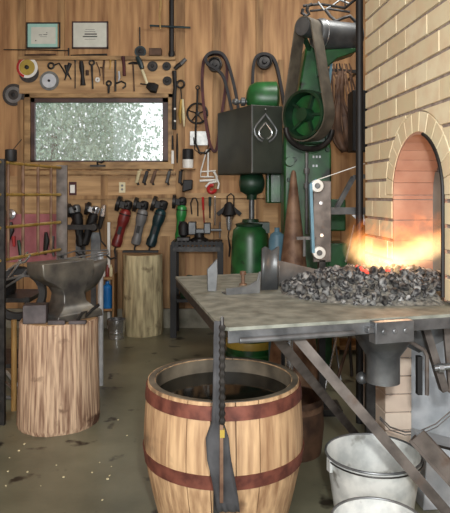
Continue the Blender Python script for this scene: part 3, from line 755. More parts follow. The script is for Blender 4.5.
for px_, segs_, m_, n_, c_, lb in (
    (12, [([(12,222),(13,230),(10,240)], [1.6,2.6,1.2])], 'iron', 'pliers', 'pliers', 'dark pliers hanging on the pink board behind the rack, leftmost'),
    (16, [([(15,236),(15.5,246)], [1.6,1.2])], 'red', 'red_screwdriver', 'screwdriver', 'short red screwdriver on the pink board behind the rack'),
    (22, [([(20,240),(23,258)], [1.4,2.2])], 'greend', 'pliers', 'pliers', 'green gripped pliers low on the pink board'),
    (48, [([(47,232),(48,240),(46,254)], [1.2,2.6,1.6])], 'iron', 'snips', 'snips', 'dark snips on the pink board near the end post'),
    (54, [([(54,236),(53,246),(55,256)], [1.4,1.8,1.0])], 'steel', 'wrench', 'wrench', 'grey wrench on the pink board beside the end post')):
    wtool(n_, lb, c_, segs_, m_, .045)
tag(obj('chrome_lamp', lathe(nb(), [(.02,.04),(.05,.02),(.055,-.02),(.03,-.03),(.001,-.02)], 20, axis='y'), 'bright', loc=wl(12.5,214,.05)), 'small round chrome lamp head on the wall behind the rack', 'lamp')
# things under and behind the table
def floorpt(x, y, z=0): return Vector((x, y, z))
sr = thing('scrap_rack', 'low timber rack behind the cone mandrel under the table', 'rack', (.98, 5.4, 0))
obj('shelf_board', box(nb(), (0,0,.26), (.62,.30,.03)), 'yellow', sr); obj('shelf_board', box(nb(), (0,0,.06), (.62,.30,.03)), 'stud', sr)
for dx in (-.29,0,.29): obj('upright', box(nb(), (dx,-.13,.30), (.04,.04,.60)), 'handle', sr)
for i, (x0, x1, m_, w_) in enumerate(((325,338,'bright','bright thin'), (336,352,'rustd','rusty brown'), (341,333,'steel','grey'), (352,349,'iron','black'))):
    a_, c_ = P(x0, 418, 4.30+.1*i), P(x1, 330, 4.45+.1*i); a_.z = .01
    tag(obj('leaning_rod', tube(nb(), [a_, c_], .009+.003*(i % 2), 8), m_), w_+' rod leaning in the clutter behind the diagonal brace', 'rod')

# ================================================================ GREEN PEDESTAL GRINDER
gy = 5.2; gx = (250.5-HX)*gy/F
pg = thing('pedestal_belt_grinder', 'green pedestal belt grinder with big grey guard box and arrow emblem', 'grinder', (gx, gy, 0))
bm = nb(); lathe(bm, [(.22,0), (.22,.04), (.205,.05), (.195,.25), (.16,1.02), (.15,1.10), (.12,1.13)], 36); obj('pedestal', bm, 'green', pg)
bm = nb(); lathe(bm, [(.213,.10), (.213,.15), (.208,.16)], 36); obj('yellow_band', bm, 'yellow', pg)
bm = nb(); lathe(bm, [(.125,1.13), (.13,1.15), (.075,1.165), (.07,1.19), (.001,1.195)], 28); box(bm, (.08,.02,1.12), (.16,.2,.09)); obj('pedestal_cap', bm, 'greend', pg)
bm = nb(); tube(bm, [(.01,0,1.15), (.01,0,1.60)], .024, 12); obj('column', bm, 'motor', pg)
bm = nb(); lathe(bm, [(.02,-.10), (.07,-.09), (.105,-.03), (.11,.03), (.08,.10), (.03,.12)], 24, (.0,-.02,1.50), 'x'); lathe(bm, [(.04,-.10),(.055,-.02),(.001,.0)], 16, (.01,-.02,1.46)); obj('gear_housing', bm, 'greend', pg)
bm = nb(); box(bm, (.20,.05,1.46), (.13,.16,.26)); box(bm, (.165,-.04,1.46), (.02,.03,.26)); obj('side_housing', bm, 'green', pg, bev=.01)
z0, z1 = 1.575, 2.125
Ap, Bp_, Cp, Dp = (.216-gx, 4.8-gy), (-.068-gx, 5.32-gy), (.475-gx, 4.90-gy), (.19-gx, 5.42-gy)
bm = nb(); prismz(bm, [Ap, Cp, Dp, Bp_], z0, z1); gb = obj('guard_box', bm, 'gbox', pg, smooth=False, bev=.008)
bm = nb(); tube(bm, [(Ap[0]-.002, Ap[1]-.004, z0), (Ap[0]-.002, Ap[1]-.004, z1)], .005, 6); obj('edge_strip', bm, 'steel', gb)
obj('pale_edge_board', box(nb(), (Cp[0]+.012, Cp[1]-.0, (z0+z1)/2-.05), (.035, .03, z1-z0+.12)), 'stud', pg)
# emblem: two nested pointed loops on the right panel
dr_ = Vector((Cp[0]-Ap[0], Cp[1]-Ap[1], 0)); wR = dr_.length; dr_.normalize(); nr = Vector((dr_.y, -dr_.x, 0))
cen = Vector((Ap[0], Ap[1], 0))+dr_*(wR*.42)+nr*.006
def emblem(sc_, r_, zc):
    pts = []
    for t_ in [i/24 for i in range(25)]:
        if t_ <= .5: a = t_/.5; x_ = -math.sin(a*PI*.5)**1.0*.5*1+0; 
        pts.append(t_)
    out = []
    prof = [(.13,-.46), (.30,-.36), (.42,-.2), (.45,-.02), (.36,.14), (.2,.32), (.08,.46), (0,.56)]
    L_ = [(-x_, z_) for x_, z_ in prof] + [(x_, z_) for x_, z_ in prof[::-1][1:]]
    for x_, z_ in L_: out.append(cen+dr_*(x_*sc_)+Vector((0,0,zc+z_*sc_)))
    bm = nb(); tube(bm, out, r_, 8); return bm
obj('emblem', emblem(.22, .009, 1.93), 'steel', gb); obj('emblem', emblem(.13, .008, 1.91), 'bright', gb)
bm = nb(); bmesh.ops.create_uvsphere(bm, u_segments=8, v_segments=6, radius=.008, matrix=Matrix.Translation(cen+Vector((0,0,2.09)))); obj('emblem_stud', bm, 'bright', gb)
bm = nb(); lathe(bm, [(.001,-.16), (.05,-.155), (.10,-.13), (.125,-.08), (.13,.0), (.13,.10), (.10,.12), (.03,.13)], 28, (.12,-.02,2.235), 'x', sy=1.1); obj('motor', bm, 'green', pg)
bm = nb(); tube(bm, [(-.16,-.05,2.20), (-.02,-.05,2.20)], .016, 10); lathe(bm, [(.02,0), (.038,.01), (.038,.04), (.02,.05)], 16, (-.09,-.05,2.20), 'x'); bmesh.ops.create_uvsphere(bm, u_segments=12, v_segments=8, radius=.03, matrix=Matrix.Translation((-.13,-.05,2.20))); obj('tension_knob', bm, 'motor', pg)
bm = nb(); box(bm, (.10,-.02,2.128), (.16,.16,.02)); obj('motor_foot', bm, 'motor', pg)

# belts stored on wall pulleys
def stored_belt(px, py, r, low, lab, mats, seedx):
    t = thing('belt_pulley', lab, 'pulley', wl(px, py, .03))
    bm = nb(); lathe(bm, [(.02,.03), (r*.6,.015), (r*.75,-.0), (r,-.0), (r,-.07), (r*.8,-.075), (r*.7,-.05), (r*.35,-.05), (r*.3,-.085), (.001,-.085)], 32, axis='y'); obj('wheel', bm, 'iron', t)
    return t
stored_belt(215, 66, .075, 150, 'left steel pulley on the wall holding sanding belts', None, 0)
stored_belt(264, 63, .08, 150, 'right steel pulley on the wall above the green motor', None, 0)
def belt_loop(px, py, pts, w, m, lab, y):
    o = wl(px, py); L = [((a-px)*S, -(b_-py)*S) for a, b_ in pts]
    # smooth the loop
    for _ in range(3):
        L2 = []
        for i in range(len(L)):
            a, b_ = L[i], L[(i+1) % len(L)]
            L2 += [(a[0]*.75+b_[0]*.25, a[1]*.75+b_[1]*.25), (a[0]*.25+b_[0]*.75, a[1]*.25+b_[1]*.75)]
        L = L2
    tag(obj('sanding_belt', ribbon(nb(), L, w, .03, -y), m, loc=o), lab, 'belt')
belt_loop(215, 66, [(206,58), (215,54), (225,57), (232,75), (238,105), (240,130), (232,140), (226,120), (224,95), (222,80), (212,100), (206,80)][:2]+[(225,57), (232,78), (239,112), (238,128), (233,118), (227,90), (222,74)]+[(206,66)], .05, 'beltd', 'dark sanding belt slung right over the left wall pulley', .11)
belt_loop(215, 66, [(203,62), (209,55), (221,55), (228,64), (225,95), (220,125), (217,153), (211,150), (206,125), (202,90)], .04, 'beltr', 'long maroon sanding belt hanging from the left wall pulley', .06)
belt_loop(264, 63, [(253,62), (259,56), (268,56), (275,62), (281,90), (286,125), (268,140), (255,120), (252,90)], .08, 'beltd', 'dark sanding belt hanging from the right wall pulley', .07)

# ================================================================ POWER HAMMER
hy_ = 4.75; hx_ = (306-HX)*hy_/F
ph_ = thing('power_hammer', 'large green power hammer with belt drive and top motor', 'power hammer', (hx_, hy_, 0))
k_ = hy_/F
def hp(px, py, dy=0): return Vector(((px-HX)*k_-hx_, dy, CZ-(py-HY)*k_))
bm = nb(); prism(bm, [(hp(283,0).x,0), (hp(332,0).x,0), (hp(331,0).x,hp(0,150).z), (hp(325,0).x,hp(0,96).z), (hp(318,0).x,hp(0,45).z), (hp(306,0).x,hp(0,45).z), (hp(298,0).x,hp(0,92).z), (hp(286,0).x,hp(0,100).z), (hp(284,0).x,hp(0,150).z)], -.02, .26)
fr_ = obj('frame', bm, 'green', ph_, bev=.015)
for j, z_ in enumerate((157, 166)):
    for i in range(3-j):
        obj('embossed_mark', box(nb(), hp(313+i*3.2, z_, -.024), (.014, .004, .018)), 'sheet', fr_)
bm = nb()
for px_, py_ in ((292,112), (291,130), (294,160), (327,150), (327,122), (289,180), (325,205), (290,215)):
    lathe(bm, [(.018,-.045), (.022,-.02), (.022,0)], 6, hp(px_, py_), 'y')
obj('frame_bolts', bm, 'greend', ph_)
# drive wheel group rotated: axis towards (-.7,-.7)
wr = .185; wc = hp(304, 119, -.22); rotz = -PI/4
bm = nb(); lathe(bm, [(wr,-.07), (wr+.006,0), (wr,.07), (wr-.02,.07), (wr-.02,-.07)], 44, axis='y', close=True); lathe(bm, [(.05,-.08),(.05,.08)], 20, axis='y')
for i in range(5):
    a_ = 2*PI*i/5; bar(bm, (.04*math.cos(a_), 0, .04*math.sin(a_)), ((wr-.01)*math.cos(a_), 0, (wr-.01)*math.sin(a_)), .03, .02)
dw = obj('drive_wheel', bm, 'greend', ph_, loc=wc, rot=(0,0,rotz))
bm = nb(); lathe(bm, [(.155,-.02), (.16,.05), (.12,.06)], 36, axis='y'); obj('clutch_disc', bm, 'green', ph_, loc=wc+Vector((.02,.03,0)), rot=(0,0,rotz))
topc = hp(307, 36, -.20)
L = loop_pts((0, topc.z-wc.z), .075, (0, 0), wr+.012)
obj('drive_belt', ribbon(nb(), L, .125, .010), 'belt', ph_, loc=wc, rot=(0,0,rotz))
bm = nb(); lathe(bm, [(.066,-.07),(.07,0),(.066,.07)], 24, axis='y'); obj('motor_pulley', bm, 'motor', ph_, loc=Vector((wc.x,wc.y,topc.z)), rot=(0,0,rotz))
m0 = hp(312, 39, -.16)
bm = nb(); lathe(bm, [(.03,-.08), (.035,0), (.108,.01), (.117,.03), (.117,.05), (.112,.055), (.112,.33), (.117,.335), (.112,.37), (.07,.385), (.001,.385)], 32, axis='x')
mo = obj('motor', bm, 'motor', ph_, loc=m0+Vector((0,0,.0)), rot=(0,0,.38))
obj('end_band', lathe(nb(), [(.1185,.05), (.1205,.055), (.1185,.06)], 32, axis='x'), 'bright', mo)
bm = nb(); prism(bm, [(hp(316,0).x,hp(0,78).z), (hp(316,0).x,hp(0,54).z), (hp(352,0).x,hp(0,52).z), (hp(352,0).x,hp(0,56).z), (hp(334,0).x,hp(0,62).z)], -.14, .02); obj('motor_bracket', bm, 'green', ph_, bev=.006)
bm = nb(); lathe(bm, [(.03,-.05),(.035,0),(.03,.05)], 18, axis='y'); q = hp(299, 34, -.12); obj('idler_roller', bm, 'brass', ph_, loc=q, rot=(0,0,rotz))
bm = nb(); bar(bm, q, hp(309,50,-.02), .03, .03); obj('idler_arm', bm, 'greend', ph_)
# lower ring, treadle rod, ram
bm = nb(); pts = [hp(304+23*math.cos(a_), 133+19*math.sin(a_), -.30+.08*math.cos(a_)) for a_ in [PI*k/16-.15*PI*0 for k in range(17)]]
tube(bm, pts, .022, 10); obj('brake_band', bm, 'iron', ph_)
bm = nb(); tube(bm, [hp(303,150,-.22), hp(303,232,-.22)], .012, 8); lathe(bm, [(.022,-.02), (.022,.02)], 8, hp(303,186,-.22)); lathe(bm, [(.022,-.02), (.022,.02)], 8, hp(303,172,-.22)); obj('treadle_rod', bm, 'steel', ph_)
bm = nb(); box(bm, hp(309,142,-.16), (.2,.12,.06)); lathe(bm, [(.05,-.18),(.06,-.06),(.03,-.02)], 18, hp(322,138), 'y'); obj('crank_block', bm, 'greend', ph_, bev=.012)
bm = nb(); lathe(bm, [(.035,-.08),(.04,-.02)], 14, hp(289,162), 'y'); obj('grease_cap', bm, 'green', ph_)
bm = nb(); box(bm, hp(337,215,.1), (.13,.26,.25)); box(bm, hp(337,262,.1), (.15,.28,.30)); obj('die_block', bm, 'green', ph_, bev=.012)
bm = nb(); bar(bm, hp(326,65,-.03), hp(321,95,-.03), .025, .02); bar(bm, hp(331,60,-.03), hp(326,110,-.03), .02, .02); obj('blue_link', bm, 'bluebelt', ph_)

# ================================================================ GREY BELT GRINDER WITH TWO WHEELS (in front of hammer)
y3 = 3.86; g2 = thing('two_wheel_belt_grinder', 'slim grey belt grinder with blue belt and two white wheels', 'grinder', ((319-HX)*y3/F, y3, 0)); k3 = y3/F
def gp(px, py, dy=0): return Vector(((px-319)*k3, dy, CZ-(py-HY)*k3))
bm = nb(); a_, c_ = gp(313,181), gp(331,262); box(bm, ((a_.x+c_.x)/2, 0, (a_.z+c_.z)/2), (c_.x-a_.x, .02, a_.z-c_.z)); obj('face_plate', bm, 'leg', g2, bev=.004)
for px_, py_ in ((316,186), (318,252)):
    bm = nb(); lathe(bm, [(.012,-.065), (.018,-.062), (.038,-.06), (.041,-.05), (.041,-.015), (.02,-.012)], 28, gp(px_, py_), 'y'); w_ = obj('wheel', bm, 'white', g2)
    obj('hub', lathe(nb(), [(.015,-.070), (.018,-.066), (.018,-.06)], 14, gp(px_, py_), 'y'), 'motor', w_)
bm = nb(); bar(bm, gp(309.5,184,-.035), gp(312,252,-.035), .06, .018, 0); bar(bm, gp(309.5,184,-.035), gp(315,179.5,-.035), .05, .006)
obj('abrasive_belt', bm, 'bluebelt', g2)
bm = nb(); tube(bm, [gp(313,181,-.06), gp(367,163,.06)], .003, 6); obj('belt_edge', bm, 'white', g2)
bm = nb(); bar(bm, gp(329,211,.02), gp(372,211,.06), .035, .045); bar(bm, gp(338,208,.05), gp(356,177,.08), .02, .03); bar(bm, gp(356,177,.08), gp(368,176,.08), .02, .03); obj('support_arm', bm, 'steel', g2)
bm = nb(); prism(bm, [(gp(352,0).x, gp(0,215).z), (gp(364,0).x, gp(0,215).z), (gp(366,0).x, gp(0,226).z), (gp(359,0).x, gp(0,222).z)], 0, .02); obj('tool_rest', bm, 'sheet', g2)
bm = nb(); tube(bm, [gp(355,225,.02), gp(345,262,-.02)], .006, 6); obj('rest_rod', bm, 'bright', g2)
for px_, py_ in ((320,203), (321,235)): obj('bolt', lathe(nb(), [(.012,-.03), (.014,-.012), (.014,0)], 8, gp(px_, py_), 'y'), 'bright', g2)
bm = nb(); bar(bm, gp(296,238,-.03), gp(316,238,-.01), .012, .02); tube(bm, [gp(304,238,-.02), gp(304,256,-.02)], .01, 8); obj('adjusting_screw', bm, 'steel', g2)
bm = nb(); bar(bm, (.02,.03,0), (.02,.03,gp(0,260).z), .08, .04); box(bm, (.04,.03,.02), (.2,.2,.04)); obj('stand', bm, 'iron', g2)
# green stand column beyond + brown tool tangle + black box
tn = [(318,76,150,'iron'), (338,70,148,'rustd'), (344,78,152,'iron'), (349,100,160,'rustd')]
rail = wl(300, 60, .03)
bm = nb(); bar(bm, P(326,70,5.6), P(362,72,5.6), .02, .03); hk = thing('tong_rail', 'dark rail behind the power hammer carrying hanging tongs', 'rail')
obj('rail_bar', bm, 'iron', hk)
bm = nb(); bar(bm, P(330,70,5.6), P(330,70,WY-.01)+Vector((0,0,-.0)), .02, .02); bar(bm, P(358,71,5.6), P(358,71,5.6)+Vector((0,WY-5.6,0)), .02, .02); obj('bracket', bm, 'iron', hk)
for i, (px_, py_, L_, ry, m_, lb) in enumerate(((332,84,.62,.04,'rustd','leftmost brown tongs hanging behind the power hammer motor'), (339,82,.66,-.10,'iron','dark tongs second from left behind the power hammer'), (345,86,.62,-.16,'rust','pale brown tongs third from left behind the hammer'), (350,90,.55,-.22,'rustd','rightmost tongs hanging beside the black cabinet'), (336,100,.52,-.05,'rust','short rusty tongs hanging lowest in the tangle behind hammer'))):
    tongs(P(px_, 73 if i < 4 else 76, 5.59), (.0, ry, 0), lb, L_, m_)
tag(obj('black_cabinet', box(nb(), P(358,122,5.0), (.13,.2,.50)), 'black', bev=.006), 'narrow black cabinet mounted between tongs and chimney', 'cabinet')
# leather/brown apron mass
bm = nb(); rings = []
for y_, a_, c_ in ((71,338,344), (90,336,343), (104,334,345), (116,330,352), (130,329,356), (142,332,358), (152,340,358)):
    rings.append([bm.verts.new(P(a_+(c_-a_)*q/10, y_, 5.60+.025*math.sin(q*1.9+y_*.04))) for q in range(11)])
for i in range(6):
    for q in range(10): bm.faces.new((rings[i][q], rings[i][q+1], rings[i+1][q+1], rings[i+1][q]))
o = obj('leather_apron', bm, 'rustd', sub=1); md = o.modifiers.new('s', 'SOLIDIFY'); md.thickness = .02
tag(o, 'crumpled brown leather apron hanging under the tongs', 'apron')
# iron hooks hanging at the top (y 0-22)
hb = thing('hook_bar', 'twisted iron bar across the top beside the chimney', 'bar')
bm = nb(); tube(bm, [P(303,6,5.0), P(320,4,5.0), P(345,8,4.9), P(362,-6,4.8)], .012, 8); tube(bm, [P(310,11,5.0), P(330,9,4.95), P(350,12,4.9)], .010, 8); tube(bm, [P(345,8,4.9), P(345,-45,4.9)], .006, 6); obj('bar', bm, 'iron', hb)
for i, (pts, lb, m_) in enumerate((([(312,4),(308,6),(307,10),(309,14),(306,16),(302,13),(303,9)], 'open iron hook hanging left over the motor', 'iron'), ([(325,9),(330,16),(336,21),(343,18),(350,16),(356,22),(361,27)], 'long curved iron scroll hanging just over the motor', 'iron'), ([(318,2),(324,10),(332,6),(340,0),(350,4)], 'grey twisted rod hanging at top beside the chimney', 'steel'))):
    tag(obj('iron_hook', tube(nb(), [P(a_, b_, 4.955) for a_, b_ in pts], .014 if i < 2 else .009, 8), m_), lb, 'hook')

# ================================================================ WALL ITEMS
def frame_pic(x0, y0, x1, y1_, m, lab, lines):
    c_ = wl((x0+x1)/2, (y0+y1_)/2, .012); w, h = (x1-x0)*S, (y1_-y0)*S
    t = thing('framed_certificate', lab, 'picture', c_, (-.0,0,0))
    bm = nb()
    for dx, dz, a_, b_ in ((0,h/2-.007,w,.014), (0,-h/2+.007,w,.014), (-w/2+.007,0,.014,h), (w/2-.007,0,.014,h)): box(bm, (dx,-.004,dz), (a_,.022,b_))
    obj('frame', bm, 'black' if m == 'mint' else 'sash', t)
    s_ = obj('mat_board', box(nb(), (0,-.001,0), (w-.02,.014,h-.02)), m, t)
    p_ = obj('certificate_sheet', box(nb(), (0,-.009,0), (w*.72,.004,h*.64)), 'paper', t)
    bm = nb()
    for x_, z_, l_, hh in lines: box(bm, (x_*w, -.0118, z_*h), (l_*w, .002, hh))
    obj('lettering', bm, 'ink', p_, smooth=False)
frame_pic(27, 23, 61, 49, 'mint', 'black framed mint bordered certificate, left of the two on the wall', [(-.08,.02,.10,.006), (.06,.03,.12,.006), (.1,.1,.04,.006), (-.0,-.05,.2,.003), (-.22,-.2,.03,.012)])
frame_pic(72.5, 22, 108.5, 49, 'paper', 'framed grey certificate with dark lettering, right of the two on the wall', [(.02,.03,.34,.012), (.0,-.06,.40,.012), (0,.12,.3,.004), (0,-.16,.3,.003), (0,.2,.26,.003)])
def disc(name, px, py, r, mats, lab, off=.03, cat='disc', hole=.2):
    t = thing(name, lab, cat, wl(px, py, off))
    rs = [1, .72, .45]
    for i, mm in enumerate(mats):
        bm = nb(); rr = r*(1, .74, .46)[i]; lathe(bm, [(rr*.98,.002-.0), (rr,-.004-.004*i), (rr*.98,-.007-.004*i)], 36, axis='y'); obj(('rim','face','label_ring')[i], bm, mm, t)
    bm = nb(); lathe(bm, [(r*hole,.025), (r*hole,-.022), (r*hole*.7,-.026)], 18, axis='y'); obj('arbor_hub', bm, 'black', t)
    return t
disc('grinding_disc', 30, 73.5, .105, ['discd'], 'dark disc hanging just behind the red and white one', .034)
d = disc('grinding_disc', 28.8, 68.5, .112, ['white','yellow'], 'red, white and yellow labelled disc left of the tools over the window', .05)
bm = nb(); n = 20; A_ = [bm.verts.new((r_*math.cos(a_), -.0085, r_*math.sin(a_))) for a_ in [PI*.35+PI*1.05*i/n for i in range(n+1)] for r_ in (.086, .111)]
for i in range(n): bm.faces.new((A_[2*i], A_[2*i+1], A_[2*i+3], A_[2*i+2]))
obj('red_band', bm, 'red', d)
disc('grinding_disc', 50.3, 81.5, .102, ['disc','sheet'], 'grey disc with pale centre over the window corner', .034, hole=.13)
disc('grinding_disc', 14, 95, .118, ['discd','greyp','discd'], 'large dark disc left of the window frame', .008)
disc('rubber_pad', 153, 67, .055, ['black','discd'], 'black rubber pad hanging beside the white handled tool', .034, 'pad', .3)
disc('rubber_pad', 167, 67, .046, ['black'], 'upper of the two small black pads right of the window top', .034, 'pad', .3)
disc('rubber_pad', 167.5, 81.5, .048, ['blackrub'], 'lower of the two small black pads right of the window top', .034, 'pad', .35)
disc('rubber_pad', 140.5, 52, .062, ['teal','black'], 'dark round pad standing on the narrow shelf top', .012, 'pad', .3)
def circ(cx, cy, r, n=16, a0=0): return [(cx+r*math.cos(2*PI*i/n+a0), cy+r*math.sin(2*PI*i/n+a0)) for i in range(n+1)]
wtool('long_rod', 'long thin dark rod resting on pegs under the certificates', 'rod', [([(5,50.5),(38,50.8),(69,51.5)], .45), ([(69.5,49),(69.5,57)], .7)], 'iron', .04)
wtool('flat_file', 'dark tapered file lying on the narrow shelf over the tools', 'file', [([(72,56.3),(90,56.2),(108,55.8)], [.4,1.0,1.0])], 'iron', .05)
wtool('flat_file', 'brown short file lying on the narrow shelf above the coloured disc', 'file', [([(26,56),(45,56),(57,55.5)], [.6,1.2,.6])], 'rustd', .05)
wtool('round_caliper', 'small round headed caliper right of the coloured disc', 'caliper', [(circ(52,66.5,2.8), .9), ([(55,66),(60,64),(64,70),(67,76)], .7)], 'iron')
wtool('snips', 'crossed black snips between caliper and thin punch', 'snips', [([(71,64),(69,70),(65.5,81)], [1.8,1.3,.5]), ([(67,66),(68,73),(72,80)], [1.8,1.1,.5])], 'black')
wtool('thin_punch', 'thin straight punch hanging right of the snips', 'punch', [([(76,61),(76,64),(76,74),(76,89)], [1.0,.5,.5,.5])], 'iron')
wtool('flat_rasp', 'broad black flat rasp in the row above the window', 'rasp', [([(82,62),(82.5,68),(83.3,76),(83.8,86)], [1.6,2.3,1.4,2.4])], 'black')
wtool('small_bush', 'tiny dark bush hanging right of the broad rasp', 'bush', [([(88,71),(88,76)], 1.4)], 'rustd')
wtool('ring_spanner', 'long ring spanner with open round head above the window', 'spanner', [(circ(92.5,63.5,2.4), .8), ([(92.5,66),(93,78),(93.5,89.5)], [1.1,.8,.8])], 'iron')
wtool('dividers', 'brown pair of dividers right of the ring spanner', 'dividers', [([(97,63),(100,70),(101,77)], .5), ([(105,61),(104,70),(104.5,85)], [.8,1.0,.4]), ([(101,68),(104,69)], .6)], 'rustd')
wtool('washer', 'white washer hanging below the dividers', 'washer', [(circ(98.3,80.5,1.6), .9)], 'white')
wtool('chain_hook', 'small chain hook in the middle of the tool row', 'hook', [([(111,61),(111,65),(110.5,70)], [.9,.4,.6])], 'brass')
wtool('hook_spanner', 'short ring headed hook just above the window frame', 'hook', [(circ(109.5,84,2.2), .9), ([(109.5,86),(109.2,94)], [1.2,.9])], 'iron')
wtool('long_chisel', 'long thin chisel with a side hook above window', 'chisel', [([(116,60),(116,92)], .9), ([(117,84),(122,82),(126,84),(126,87),(123,89)], .8)], 'iron')
wtool('bent_knife', 'pale bent knife blade between chisel and maroon file', 'knife', [([(119.5,72),(120,78),(119,82)], [.8,1,.4])], 'sheet')
wtool('maroon_file', 'maroon handled file hanging from the narrow shelf', 'file', [([(124,58),(125,66),(125.4,77)], [1.6,1.4,1.4])], 'beltr', .07)
wtool('claw_hammer', 'thin handled hammer with wide flat head near window centre', 'hammer', [([(129,64.5),(133,63.6),(138.5,64)], [.7,1.2,1.2], 'iron', 'head'), ([(133.6,65),(134.2,78),(134.8,92)], [.9,.6,.6], 'rustd', 'handle')], 'iron')
wtool('angle_polisher', 'pale handled polisher with a black round brush on the wall', 'polisher', [([(138,58),(141,64),(143,70)], [1.8,2.4,1.8], 'teal', 'tail'), ([(143,71),(145.5,78),(148,85)], [1.3,1.3,1.3], 'cream', 'handle'), ([(148,86),(153,88.5),(158,90)], [2.5,4.5,3.8], 'black', 'brush_head'), ([(141,84.8),(148,85.5)], .6, 'iron', 'side_pin')], 'black', .06)
wtool('upright_rod', 'thin dark rod standing behind the shelf pad', 'rod', [([(140,28),(140.3,46)], .6)], 'iron', .03)
wtool('wall_bracket_bar', 'dark horizontal bar high on the wall left of pipe', 'bar', [([(151,28),(168,28.8),(191,30)], .9)], 'teal', .09)
wtool('rope', 'frayed tan rope hanging down from the roof', 'rope', [([(161,-28),(161.5,0),(162,8),(160.8,18),(161.5,32)], [.9,.9,1.1,.9,.6])], 'rope', .12)
bm = nb(); a_ = wl(172, 58, .05); tube(bm, [a_, Vector((a_.x, a_.y, ZT))], .026, 10); lathe(bm, [(.03,0),(.035,.03),(.03,.06)], 14, a_)
tag(obj('conduit_pipe', bm, 'black'), 'dark vertical conduit coming down from ceiling near corner', 'pipe')
tag(obj('small_crate', box(nb(), wl(156, 53.5, .05), (.13,.08,.075)), 'rustd', bev=.003), 'small brown box on the narrow shelf beside dark pad', 'box')
wtool('impact_socket', 'dark socket with a bright nose at the right shelf end', 'socket', [([(175,70),(178,67),(181,65)], [1.5,2,2], 'iron', 'body'), ([(181,65),(186,60)], [1.9,1.7], 'steel', 'nose')], 'iron', .05)
wtool('black_holster', 'black holster strip hanging beside the window right side', 'holster', [([(174.5,72),(175.5,88),(174.5,100)], [2,1.6,1.8]), ([(174.5,100),(174.5,130)], [1.8,1.9])], 'black', .05)
for py_, w_ in ((110,'upper'), (122,'lower')): tag(obj('white_pin', lathe(nb(), [(.010,0),(.012,-.01),(.006,-.016)], 10, axis='y'), 'white', loc=wl(175.5, py_, .068)), w_+' small white pin on the black holster strip', 'pin')
wtool('key_ring', 'bunch of pale keys hanging on a dark ring right of window', 'keys', [(circ(181,85,3.6), .9, 'iron', 'ring'), ([(181,89),(182,100)], .5, 'iron', 'chain'), ([(181.5,100),(180,115),(181,124)], [.8,1.6,.6], 'brass', 'key'), ([(183,100),(184,118),(184.5,127)], [.8,1.4,.5], 'cream', 'key')], 'iron', .05)
wtool('screwdriver', 'dark thin screwdriver hanging beside window lower right corner', 'screwdriver', [([(177.5,134),(177.5,150),(177.5,163)], [.5,1.0,.6])], 'iron', .04)
wtool('paint_brush', 'white tipped paint brush hanging at window lower right', 'brush', [([(173,136),(173,150)], [.7,1], 'black', 'handle'), ([(173,151),(173,164)], [1.2,1.3], 'white', 'bristles')], 'iron', .05)
# handwheel
hw = thing('handwheel', 'dark five spoked handwheel hung beside the left belt', 'handwheel', wl(197.5,114,.05))
bm = nb(); tube(bm, [(.105*math.cos(a_), 0, .105*math.sin(a_)) for a_ in [2*PI*k/32 for k in range(32)]], .011, 8, True); obj('rim', bm, 'iron', hw)
for i in range(5):
    a_ = 2*PI*i/5+.3; obj('spoke', tube(nb(), [(0,0,0), (.103*math.cos(a_), 0, .103*math.sin(a_))], .007, 6), 'iron', hw)
obj('hub', lathe(nb(), [(.022,.04), (.024,-.015), (.012,-.02)], 16, axis='y'), 'iron', hw)
wtool('long_hook', 'long black looped hook hanging over the handwheel', 'hook', [(circ(198,89,1.8), .5), ([(198,91),(197.5,105),(196,130),(196,144),(200,153),(206,154),(211,149)], .9)], 'black', .085)
wtool('cable_loop', 'thin black cable loop around the pale wall plate', 'cable', [([(207,120),(210,138),(208,150),(201,155),(195,150),(194,138)], .45)], 'black', .07)
tag(obj('wall_plate', box(nb(), wl(199,138.5,.015), (.19,.03,.15)), 'galv', bev=.003), 'pale grey square plate screwed behind the handwheel hook', 'plate')
t = thing('glue_jar', 'jar with black top and white base below the window corner', 'jar', wl(188.5,168.5,.09))
obj('jar_base', lathe(nb(), [(.052,0),(.056,.01),(.056,.09),(.001,.091)], 24), 'white', t); obj('jar_lid', lathe(nb(), [(.057,.09),(.058,.19),(.05,.2),(.001,.2)], 24), 'black', t)
tag(obj('jar_shelf', box(nb(), wl(188.5,169.3,.08), (.15,.16,.012)), 'stud'), 'tiny wooden shelf holding the black topped jar', 'shelf')
# white clamp + red/white tool
wtool('white_bracket', 'white wire bracket hanging above the red lever', 'bracket', [([(208.5,150),(208,177)], .8), ([(207,150),(201,172),(201,177),(214,177)], .6), ([(201,172),(216,171)], .6), ([(200,181),(218,180)], 1.0)], 'white', .07)
wtool('lever_hoist', 'red and white curved lever tool under the white bracket', 'lever', [([(214,172),(217,177),(216,182),(210,183),(206,187)], 1.0, 'white', 'arm'), ([(216,176),(219,184),(218,189)], .8, 'white', 'arm'), (circ(212,189,3.6, 12)[0:11], 1.6, 'red', 'grip')], 'white', .10)
# plates: thermostat, outlet
t = thing('wall_switch', 'small dark framed switch with a white face left of the window ledge', 'switch', wl(73.3,188.5,.014)); obj('frame', box(nb(), (0,0,0), (.075,.028,.14)), 'beltr', t); obj('face', box(nb(), (0,-.012,-.005), (.048,.02,.085)), 'white', t)
t = thing('power_outlet', 'cream power outlet on the wall above the red grinder', 'outlet', wl(122.5,187.5,.016)); obj('plate', box(nb(), (0,0,0), (.065,.012,.11)), 'cream', t)
for dz in (-.02,.02): obj('socket', lathe(nb(), [(.013,0),(.013,-.009)], 12, (0,0,dz), 'y'), 'greyp', t)

